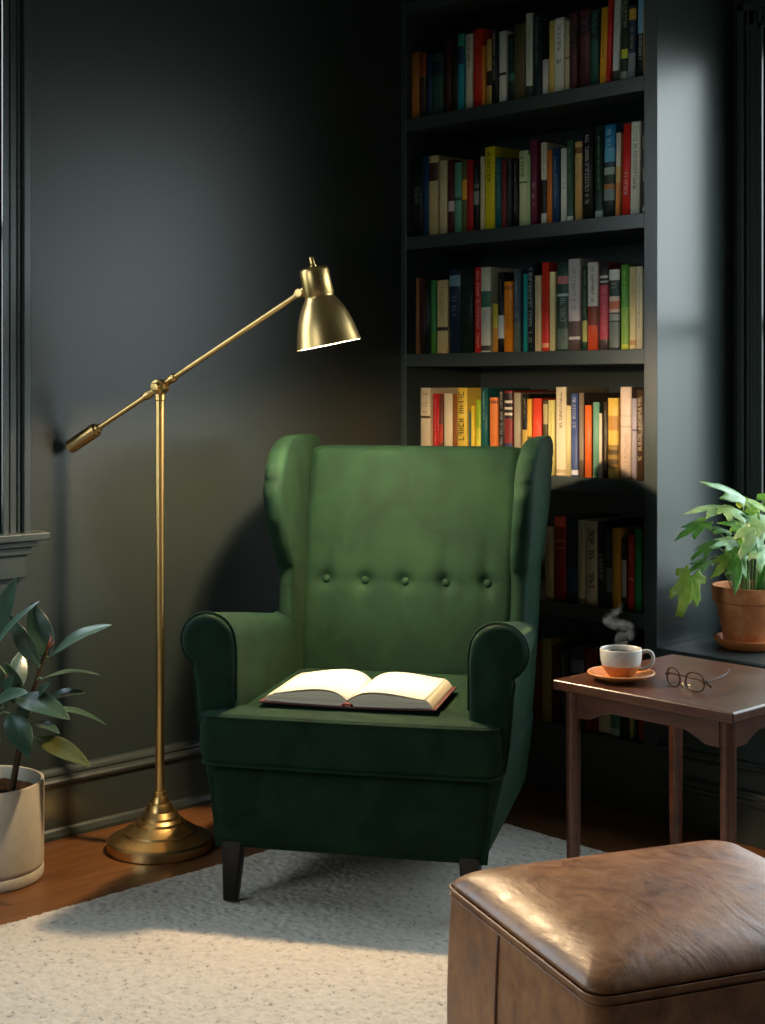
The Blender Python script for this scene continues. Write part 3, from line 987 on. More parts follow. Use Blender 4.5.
steam_m = bpy.data.materials.new('thin_steam'); steam_m.use_nodes = True
sn, sl = steam_m.node_tree.nodes, steam_m.node_tree.links
sn.clear()
s_o = sn.new('ShaderNodeOutputMaterial'); s_v = sn.new('ShaderNodeVolumePrincipled')
s_v.inputs['Color'].default_value = (0.85, 0.9, 0.95, 1)
s_v.inputs['Anisotropy'].default_value = 0.1
s_n = sn.new('ShaderNodeTexNoise'); s_n.inputs['Scale'].default_value = 55; s_n.inputs['Detail'].default_value = 3
s_c = sn.new('ShaderNodeTexCoord'); sl.new(s_c.outputs['Object'], s_n.inputs['Vector'])
s_r = sn.new('ShaderNodeMapRange'); s_r.inputs[1].default_value = 0.38; s_r.inputs[2].default_value = 0.7; s_r.inputs[3].default_value = 0.0; s_r.inputs[4].default_value = STEAM
sl.new(s_n.outputs['Fac'], s_r.inputs[0]); sl.new(s_r.outputs[0], s_v.inputs['Density']); sl.new(s_v.outputs[0], s_o.inputs['Volume'])
bm = bmesh.new()
sp_pts = spline([(0.0, 0.0, 0.000), (0.002, -0.002, 0.025), (0.012, 0.010, 0.040), (0.012, 0.012, 0.052), (-0.008, -0.006, 0.062), (-0.022, -0.018, 0.070), (-0.018, -0.012, 0.082), (-0.004, 0.0, 0.094), (0.003, 0.004, 0.112)], 48)
sr = [r[0] for r in spline([(0.015,), (0.017,), (0.017,), (0.016,), (0.016,), (0.015,), (0.012,), (0.008,), (0.002,)], 48)]
tube(bm, sp_pts, sr, 14)
st = link('steam', bm, Wrap(steam_m), None, smooth=True)
st.location = (CXW, CYW, TZ + 0.0068 + 0.0585)
tag(st, 'thin wisp of steam rising from the coffee cup', 'steam', None, 'stuff')

# folded-open glasses standing on their lower rims
GL = thing('eyeglasses', 'dark framed eyeglasses standing on the side table next to the cup', 'glasses', (1.600, -1.078, TZ), math.radians(-11.6))
def rim_pts(cx, z0=0.0):
    out = []
    for i in range(40):
        a = 2 * PI * i / 40
        x = 0.0245 * math.copysign(abs(math.cos(a)) ** 0.85, math.cos(a)) * (1.0 - 0.06 * math.sin(a))
        z = 0.0205 * math.copysign(abs(math.sin(a)) ** 0.85, math.sin(a))
        out.append((cx + x, 0.006 * (abs(cx + x) / 0.05) ** 2, 0.0222 + z))
    return out
for s in (-1, 1):
    bm = bmesh.new(); ring_tube(bm, rim_pts(s * 0.0335), 0.0020, 8)
    rm = link('rim', bm, tortoise, GL, smooth=True)
    bm = bmesh.new()
    bm.faces.new([bm.verts.new(p) for p in rim_pts(s * 0.0335)])
    link('lens', bm, glass, rm, solid=0.0012)
    bm = bmesh.new()
    tube(bm, [(s * 0.0130, 0.001, 0.014), (s * 0.0115, 0.006, 0.012), (s * 0.011, 0.008, 0.008)], 0.0006, 6)
    lathe(bm, [(0, -0.0015), (0.003, -0.001), (0.0036, 0.0), (0.003, 0.001), (0, 0.0015)], 14, Matrix.Translation((s * 0.0108, 0.0085, 0.007)) @ Matrix.Rotation(PI / 2, 4, 'Y') @ Matrix.Scale(1.6, 4, (1, 0, 0)))
    link('nose_pad', bm, gold_wire, GL, smooth=True)
    bm = bmesh.new()
    box(bm, s * 0.0575 - 0.003, s * 0.0575 + 0.003, 0.004, 0.014, 0.022, 0.028)
    link('hinge', bm, tortoise, GL, bevel=0.0008)
    bm = bmesh.new()
    pts = [(-0.0595, 0.012, 0.025), (-0.050, 0.0155, 0.0255), (-0.010, 0.0165, 0.0260), (0.030, 0.0170, 0.0255), (0.052, 0.0190, 0.0215), (0.066, 0.0210, 0.0140)]
    if s > 0:
        pts = [(0.0600, 0.010, 0.025), (0.0560, 0.030, 0.0262), (0.0450, 0.065, 0.0270), (0.0330, 0.094, 0.0272), (0.0250, 0.108, 0.0300), (0.0180, 0.122, 0.0345)]
    tube(bm, spline(pts, 24), [0.0014 + 0.0011 * min(1, i / 14) for i in range(25)], 8)
    link('temple', bm, tortoise, GL, smooth=True)
bm = bmesh.new(); tube(bm, spline([(-0.0135, 0.0006, 0.027), (-0.006, -0.0015, 0.031), (0.006, -0.0015, 0.031), (0.0135, 0.0006, 0.027)], 14), 0.0012, 8)
link('bridge', bm, tortoise, GL, smooth=True)

# ---------------------------------------------------------------- leaves
def leaf_mesh(bm, base, tip, width, nrm, droop=0.0, fold=0.18, wave=0.0, belly=0.45, n=14, m=6, petiole=0.0, rib_bm=None):
    """pointed oval leaf: base to tip, nrm roughly its upper side; droop bends the tip down its own normal"""
    B, T, N = Vector(base), Vector(tip), Vector(nrm)
    ax = T - B; L = ax.length; ax.normalize()
    sd = ax.cross(N).normalized(); up = sd.cross(ax).normalized()
    rows = []
    ribs = []
    for i in range(n + 1):
        t = i / n
        w = width * 0.5 * (math.sin(PI * t ** (math.log(0.5) / math.log(belly))) ** 0.78) if 0 < t < 1 else 0.0004
        w = max(w, 0.0005)
        arch = droop * 4 * t * (1 - t) * 0.5 * L
        row = []
        for j in range(m + 1):
            v = -1 + 2 * j / m
            p = B + ax * (t * L) + sd * (v * w) + up * (arch + fold * w * abs(v) + wave * w * math.sin(9 * t + 2 * v) * abs(v))
            row.append(bm.verts.new(p))
        rows.append(row)
        ribs.append(B + ax * (t * L) + up * (arch - 0.0002))
    for a, b in zip(rows, rows[1:]):
        for j in range(m):
            bm.faces.new((a[j], a[j + 1], b[j + 1], b[j]))
    return ribs


def lobed_leaf(bm, base, tip, width, nrm, fold=0.25, droop=0.25, seed=0, teeth=0.06):
    rr = random.Random(seed)
    B, T, N = Vector(base), Vector(tip), Vector(nrm)
    ax = T - B; L = ax.length; ax.normalize()
    sd = ax.cross(N).normalized(); up = sd.cross(ax).normalized()
    lobes = [(0.0, 1.0), (0.78, 0.80), (-0.78, 0.80), (1.65, 0.60), (-1.65, 0.60)]
    n, mr = 72, 5
    c = bm.verts.new(B)
    rows = []
    for k in range(1, mr + 1):
        row = []
        for i in range(n + 1):
            ph = -2.45 + 4.9 * i / n
            r = 0.36
            cr = 0.0
            for a, q in lobes:
                g = math.exp(-((ph - a) / 0.30) ** 2)
                r = max(r, q * (0.52 + 0.48 * g) if abs(ph - a) < 0.75 else 0)
                cr = max(cr, g)
            r *= 1 + teeth * math.sin(ph * 23 + seed)
            r *= k / mr
            wx = min(1.1, 1.22 * width / (2 * 0.62) / L)
            x = r * math.cos(ph) * L; y = r * math.sin(ph) * L * wx
            z = -droop * r * r * L + fold * 0.12 * L * r * (1 - cr) - fold * abs(y) * 0.25
            row.append(bm.verts.new(B + ax * x + sd * y + up * z))
        rows.append(row)
    for i in range(n):
        bm.faces.new((c, rows[0][i], rows[0][i + 1]))
    for a, b in zip(rows, rows[1:]):
        for i in range(n):
            bm.faces.new((a[i], b[i], b[i + 1], a[i + 1]))


# rubber plant in a cream pot under the side window
PX, PY = 0.166, -1.988
rp = thing('rubber_plant', 'rubber plant with long dark leaves in a cream cylinder pot', 'potted plant', (PX, PY, 0))
PO = Vector((PX, PY, 0))
bm = bmesh.new()
lathe(bm, [(0, 0.030), (0.141, 0.030), (0.1435, 0.033), (0.1445, 0.042), (0.1455, 0.235), (0.1445, 0.240), (0.141, 0.2415), (0.1375, 0.240), (0.1360, 0.235), (0.1350, 0.200), (0, 0.196)], 72)
link('pot', bm, stoneware, rp, smooth=True, angle=40)
bm = bmesh.new()
lathe(bm, [(0, 0.0005), (0.139, 0.0005), (0.143, 0.003), (0.1445, 0.008), (0.1450, 0.026), (0.1425, 0.0295), (0.138, 0.0298), (0, 0.0298)], 72)
link('saucer', bm, stoneware, rp, smooth=True, angle=40)
bm = bmesh.new()
rnd = random.Random(3)
lathe(bm, [(0.1352, 0.206), (0.12, 0.211), (0.08, 0.214), (0.04, 0.217), (0, 0.218)], 48)
for v in bm.verts:
    if Vector((v.co.x, v.co.y)).length < 0.13: v.co.z += rnd.uniform(-0.004, 0.005)
link('soil', bm, soil, rp, smooth=True)
stems = [[(0.220, -1.945, 0.205), (0.243, -1.930, 0.343), (0.269, -1.918, 0.444), (0.291, -1.906, 0.525), (0.303, -1.893, 0.570)],
         [(0.172, -1.986, 0.205), (0.202, -1.982, 0.346), (0.211, -1.987, 0.471), (0.206, -1.993, 0.600)],
         [(0.190, -2.02, 0.205), (0.235, -2.012, 0.320), (0.270, -2.010, 0.430), (0.285, -1.995, 0.520)]]
for k, s_ in enumerate(stems):
    bm = bmesh.new(); q = [Vector(a) - PO for a in spline(s_, 20)]
    tube(bm, q, [0.0085 - 0.0045 * i / 20 for i in range(21)], 10)
    link('stem', bm, bark, rp, smooth=True)
VIEW = Vector((0.72, -0.66, 0.15))
UPV = Vector((0, 0, 1))
FL = [  # base, tip, width, normal, droop, material
    ((0.21, -1.991, 0.585), (0.306, -1.977, 0.758), 0.052, (0.6, -0.5, 0.5), 0.06, 0),
    ((0.250, -2.020, 0.560), (0.415, -1.979, 0.710), 0.040, (0.2, -0.55, 0.8), 0.10, 0),
    ((0.305, -1.891, 0.545), (0.250, -1.906, 0.684), 0.062, (0.75, -0.62, 0.1), -0.10, 1),
    ((0.309, -1.916, 0.535), (0.270, -1.975, 0.660), 0.046, (0.55, -0.8, 0.1), 0.12, 0),
    ((0.308, -1.888, 0.552), (0.473, -1.816, 0.642), 0.060, (-0.1, -0.62, 0.78), 0.12, 0),
    ((0.312, -1.912, 0.502), (0.400, -1.800, 0.508), 0.050, (-0.05, -0.05, 1.0), 0.16, 0),
    ((0.341, -1.954, 0.454), (0.415, -1.949, 0.512), 0.034, (0.3, -0.6, 0.6), 0.10, 0),
    ((0.315, -1.987, 0.466), (0.470, -1.930, 0.430), 0.064, (0.35, -0.45, 0.85), 0.20, 0),
    ((0.300, -1.897, 0.444), (0.390, -1.835, 0.468), 0.040, (0.2, -0.4, 0.9), 0.18, 1),
    ((0.305, -2.052, 0.446), (0.449, -2.030, 0.506), 0.060, (0.25, -0.5, 0.85), 0.14, 0),
    ((0.285, -1.880, 0.420), (0.365, -1.760, 0.372), 0.040, (0.1, -0.08, 1.0), 0.16, 1),
    ((0.300, -1.991, 0.428), (0.416, -2.010, 0.345), 0.062, (0.75, -0.35, 0.55), 0.16, 0),
    ((0.300, -1.923, 0.358), (0.465, -1.870, 0.308), 0.052, (0.35, -0.5, 0.8), 0.12, 2),
    ((0.285, -1.930, 0.392), (0.383, -1.905, 0.378), 0.036, (0.3, -0.2, 0.9), 0.2, 0),
    ((0.262, -1.955, 0.440), (0.262, -1.985, 0.545), 0.055, (0.8, -0.2, -0.35), 0.1, 0),
    ((0.221, -2.008, 0.475), (0.250, -2.123, 0.555), 0.056, (0.5, 0.1, 0.8), 0.12, 0),
    ((0.200, -2.002, 0.520), (0.174, -2.057, 0.646), 0.056, (0.7, -0.5, 0.3), 0.1, 0),
    ((0.218, -2.012, 0.402), (0.242, -2.151, 0.389), 0.058, (0.4, -0.1, 0.9), 0.2, 0),
    ((0.204, -1.949, 0.438), (0.150, -1.870, 0.551), 0.058, (0.6, 0.3, 0.6), 0.1, 1),
    ((0.251, -2.006, 0.370), (0.336, -2.101, 0.316), 0.058, (0.6, -0.4, 0.7), 0.2, 0),
    ((0.262, -1.935, 0.430), (0.330, -1.985, 0.505), 0.052, (0.6, -0.7, 0.4), 0.1, 1),
    ((0.240, -1.975, 0.430), (0.350, -2.010, 0.530), 0.052, (0.55, -0.7, 0.45), 0.1, 0),
    ((0.270, -1.950, 0.395), (0.335, -1.955, 0.450), 0.046, (0.65, -0.6, 0.45), 0.1, 1),
    ((0.235, -1.960, 0.385), (0.300, -1.935, 0.330), 0.050, (0.65, -0.6, 0.45), 0.15, 1),
]
fm = [ficus_leaf, ficus_leaf, ficus_old]
for k, (b, t, w, nr, dr, mi) in enumerate(FL):
    bm = bmesh.new()
    ribs = leaf_mesh(bm, Vector(b) - PO, Vector(t) - PO, w, nr, dr, 0.16, 0.05)
    lf = link('leaf', bm, fm[mi], rp, smooth=True, solid=0.0009, subsurf=1)
    if mi == 2: lf['label'] = 'yellowing olive leaf low on the plant'
    bm = bmesh.new()
    b0 = Vector(b) - PO
    near = min((Vector(q) - PO for s_ in stems for q in spline(s_, 30)), key=lambda q: (q - b0 + Vector((0, 0, 0.02))).length)
    mid = (near + b0) / 2 + Vector((0, 0, 0.006))
    tube(bm, spline([tuple(near), tuple(mid), tuple(b0)], 8) + [tuple(r) for r in ribs[1:-1]], [0.0019] * 9 + [0.0015 - 0.0011 * i / len(ribs) for i in range(len(ribs) - 2)], 6)
    link('midrib', bm, ficus_rib, lf, smooth=True)
bm = bmesh.new()
for d in ((0.012, 0.004, 0.03), (0.004, 0.010, 0.034), (0.016, 0.012, 0.022)):
    p0 = Vector(stems[0][-1]) - PO
    tube(bm, [p0, p0 + Vector(d) * 0.5, p0 + Vector(d)], [0.0028, 0.0022, 0.0004], 6)
link('leaf_bud', bm, ficus_bud, rp, smooth=True)['label'] = 'red new leaf bud'

# ivy in a terracotta pot on the window seat
IX, IY, IZ = 1.214, -0.205, 0.4855
iv = thing('ivy_plant', 'leafy green ivy in a terracotta pot on the window seat', 'potted plant', (IX, IY, IZ))
IO = Vector((IX, IY, IZ))
bm = bmesh.new()
lathe(bm, [(0, 0.0005), (0.074, 0.0005), (0.080, 0.004), (0.090, 0.014), (0.0965, 0.022), (0.0980, 0.028), (0.0960, 0.031), (0.0925, 0.029), (0.086, 0.018), (0.078, 0.011), (0, 0.010)], 56)
link('saucer', bm, saucer_terra, iv, smooth=True, angle=40)
bm = bmesh.new()
lathe(bm, [(0, 0.0105), (0.066, 0.0105), (0.068, 0.013), (0.0930, 0.128), (0.0965, 0.130), (0.1010, 0.133), (0.1045, 0.170), (0.1035, 0.174), (0.1000, 0.175), (0.0965, 0.172), (0.0925, 0.140), (0, 0.136)], 64)
link('pot', bm, terracotta, iv, smooth=True, angle=40)
bm = bmesh.new()
lathe(bm, [(0.0945, 0.150), (0.06, 0.155), (0.03, 0.158), (0, 0.159)], 40)
for v in bm.verts: v.co.z += rnd.uniform(-0.003, 0.003) if Vector((v.co.x, v.co.y)).length < 0.09 else 0
link('soil', bm, soil, iv, smooth=True)
IL = [  # base, tip, width, normal, kind (0 green 1 pale 2 yellow)
    ((1.230, -0.253, 0.904), (1.198, -0.374, 0.972), 0.058, (0.75, 0.1, 0.62), 1),
    ((1.190, -0.295, 0.882), (1.150, -0.410, 0.890), 0.054, (0.35, -0.25, 0.9), 1),
    ((1.163, -0.352, 0.842), (1.135, -0.439, 0.812), 0.046, (0.45, -0.55, 0.7), 0),
    ((1.194, -0.291, 0.819), (1.165, -0.364, 0.841), 0.036, (0.3, -0.3, 0.9), 0),
    ((1.184, -0.344, 0.786), (1.172, -0.424, 0.757), 0.036, (0.4, -0.4, 0.8), 0),
    ((1.172, -0.425, 0.698), (1.166, -0.468, 0.592), 0.074, (0.72, -0.68, 0.25), 2),
    ((1.243, -0.326, 0.797), (1.236, -0.417, 0.796), 0.048, (0.5, -0.3, 0.8), 1),
    ((1.225, -0.297, 0.752), (1.225, -0.394, 0.712), 0.056, (0.6, -0.5, 0.6), 2),
    ((1.248, -0.306, 0.758), (1.284, -0.370, 0.672), 0.050, (0.75, -0.6, 0.3), 0),
    ((1.228, -0.255, 0.902), (1.312, -0.215, 0.872), 0.054, (0.4, -0.3, 0.85), 2),
    ((1.288, -0.279, 0.840), (1.300, -0.372, 0.765), 0.072, (0.70, -0.45, 0.55), 1),
    ((1.225, -0.229, 0.856), (1.277, -0.180, 0.850), 0.040, (0.2, -0.3, 0.9), 0),
    ((1.211, -0.316, 0.882), (1.280, -0.325, 0.858), 0.050, (0.5, -0.4, 0.75), 1),
    ((1.173, -0.356, 0.739), (1.172, -0.430, 0.724), 0.040, (0.4, -0.4, 0.8), 0),
    ((1.287, -0.237, 0.822), (1.368, -0.224, 0.786), 0.070, (0.6, -0.5, 0.6), 0),
    ((1.257, -0.195, 0.900), (1.310, -0.145, 0.942), 0.060, (0.5, -0.4, 0.8), 0),
    ((1.294, -0.229, 0.753), (1.377, -0.214, 0.704), 0.070, (0.7, -0.5, 0.5), 0),
    ((1.303, -0.293, 0.854), (1.365, -0.305, 0.810), 0.064, (0.7, -0.5, 0.5), 1),
    ((1.180, -0.150, 0.840), (1.150, -0.090, 0.860), 0.052, (0.1, -0.4, 0.9), 0),
    ((1.260, -0.262, 0.870), (1.225, -0.300, 0.835), 0.046, (0.6, -0.6, 0.5), 0),
    ((1.235, -0.270, 0.830), (1.205, -0.330, 0.850), 0.040, (0.5, -0.5, 0.7), 0),
    ((1.270, -0.300, 0.800), (1.262, -0.345, 0.750), 0.046, (0.7, -0.6, 0.4), 0),
    ((1.290, -0.270, 0.775), (1.330, -0.330, 0.730), 0.056, (0.7, -0.6, 0.4), 1),
]
im = [ivy_leaf, ivy_pale, ivy_yellow]
for k, (b, t, w, nr, kd) in enumerate(IL):
    b0, t0 = Vector(b) - IO, Vector(t) - IO
    bm = bmesh.new()
    lobed_leaf(bm, b0, t0, w, nr, 0.3, 0.22, k)
    lf = link('leaf', bm, im[kd], iv, smooth=True, solid=0.0006)
    bm = bmesh.new()
    ra = random.Random(40 + k)
    a = math.atan2(b0.y, b0.x) + ra.uniform(-0.4, 0.4)
    rr0 = ra.uniform(0.012, 0.06)
    root = Vector((rr0 * math.cos(a), rr0 * math.sin(a), 0.150))
    top = max(b0.z, 0.22)
    hang = b0.z < 0.24
    mid = root.lerp(b0, 0.45); mid.z = root.z + (top - root.z) * (0.72 if not hang else 1.25)
    if hang: mid.z = 0.262
    tube(bm, spline([tuple(root), tuple(mid), tuple(b0)], 16), [0.0024 - 0.0010 * i / 16 for i in range(17)], 7)
    link('leaf_stem', bm, ivy_stem, iv, smooth=True)
ra = random.Random(11)
for k in range(14):                                            # young strap-like shoots in the middle of the pot
    a = ra.uniform(0, 2 * PI); r = ra.uniform(0.01, 0.06)
    b0 = Vector((0.02 + r * math.cos(a), -0.015 + r * math.sin(a), 0.152))
    t0 = b0 + Vector((0.05 * math.cos(a) + ra.uniform(0, 0.05), 0.05 * math.sin(a) - ra.uniform(0, 0.03), ra.uniform(0.07, 0.13)))
    bm = bmesh.new()
    leaf_mesh(bm, b0, t0, ra.uniform(0.014, 0.022), (0.6, -0.6, 0.3 + 0.3 * math.cos(a)), 0.12, 0.25, 0, n=10, m=4)
    link('shoot', bm, ivy_leaf if k % 3 else ivy_pale, iv, smooth=True, solid=0.0006)

# ---------------------------------------------------------------- books: x along the shelf, width, height, shelf z, cover colour, bands, title, lean (deg), label
GROUPS = {2.096: 'books on the top shelf', 1.707: 'books on the second shelf', 1.322: 'books on the third shelf', 0.948: 'books on the fourth shelf', 0.572: 'books on the fifth shelf', 0.203: 'books on the bottom shelf'}
SPINE_Y = -0.372


def blend(a, b, k=0.3):
    return ''.join('%02x' % int(int(a[i:i + 2], 16) * (1 - k) + int(b[i:i + 2], 16) * k) for i in (0, 2, 4))


def build_book(i, x, w, h, z, color, bands, title, lean, label):
    rb = random.Random(1000 + i)
    depth = min(0.21, 0.10 + 0.42 * h * rb.uniform(0.85, 1.15))
    push = rb.uniform(0.0, 0.010)
    root = thing('book', label, 'book', (x, SPINE_Y + push, z + w * math.sin(math.radians(lean))), 0.0, GROUPS[z])
    if lean:
        root.rotation_euler = (0, math.radians(lean), 0)
    g = 0.0004
    x0, x1 = g, w - g
    bulge = min(0.004, w * 0.14)
    # outline of the cover in plan: spine arc in front, two boards, hollow at the fore edge
    arc = []
    ns = 6
    for k in range(ns + 1):
        u = k / ns
        arc.append((x0 + (x1 - x0) * u, bulge * (1 - math.sin(PI * u) ** 0.7)))
    tk = min(0.0022, w * 0.16)
    outer = [(x0, depth)] + arc + [(x1, depth)]
    inner = [(x1 - tk, depth), (x1 - tk, bulge + tk), (x0 + tk, bulge + tk), (x0 + tk, depth)]
    outline = outer + inner
    cuts = sorted({0.0, 1.0} | {max(0, min(1, v)) for b in bands for v in b[:2]})
    mats = [book_mat(color)]; idx = {color: 0}
    for b in bands:
        if b[2] not in idx:
            idx[b[2]] = len(mats); mats.append(book_mat(b[2]))
    bm = bmesh.new()
    zs = [0.0005 + c * (h - 0.0005) for c in cuts]
    vr = [[bm.verts.new((px, py, zz)) for px, py in outline] for zz in zs]
    no = len(outline)
    for k in range(len(zs) - 1):
        mid = (cuts[k] + cuts[k + 1]) / 2
        c = color
        for b in bands:
            if b[0] <= mid <= b[1]: c = b[2]
        for q in range(no):
            r = (q + 1) % no
            f = bm.faces.new((vr[k][q], vr[k][r], vr[k + 1][r], vr[k + 1][q]))
            f.material_index = idx[c] if 1 <= q <= ns else 0
            if 1 <= q <= ns: f.smooth = True
    bm.faces.new(list(reversed(vr[0]))); bm.faces.new(vr[-1])
    link('cover', bm, mats, root)
    bm = bmesh.new()
    box(bm, x0 + tk + 0.0001, x1 - tk - 0.0001, bulge + tk + 0.0002, depth - 0.004, 0.003, h - 0.0035)
    link('page_block', bm, shelf_page, root)
    if title:
        f0, f1, tc, size = title
        bm = bmesh.new()
        gw = (x1 - x0) * size * 0.72            # letter height lies across the spine
        cx = (x0 + x1) / 2 + (x1 - x0) * rb.uniform(-0.05, 0.05)
        yy = -0.0004
        zz = h * f1
        lw = gw * 0.62
        while zz - lw > h * f0:
            if rb.random() < 0.16:
                zz -= lw * 0.9; continue
            st = gw * 0.15
            kind = rb.randrange(5)       # illegible letter-like strokes
            a, b = cx - gw / 2, cx + gw / 2
            t, u = zz, zz - lw * 0.78
            if kind in (0, 1, 3): box(bm, a, b, yy, 0.0012, t - st, t)
            if kind in (1, 2, 4): box(bm, a, b, yy, 0.0012, u, u + st)
            if kind in (0, 2, 4): box(bm, b - st, b, yy, 0.0012, u, t)
            if kind in (3, 4): box(bm, a, a + st, yy, 0.0012, u, t)
            if kind in (1, 3, 0): box(bm, cx - st / 2, cx + st / 2, yy, 0.0012, u, t)
            zz -= lw
        if len(bm.verts): link('spine_title', bm, book_mat(blend(tc, color)), root)
        else: bm.free()
    return root


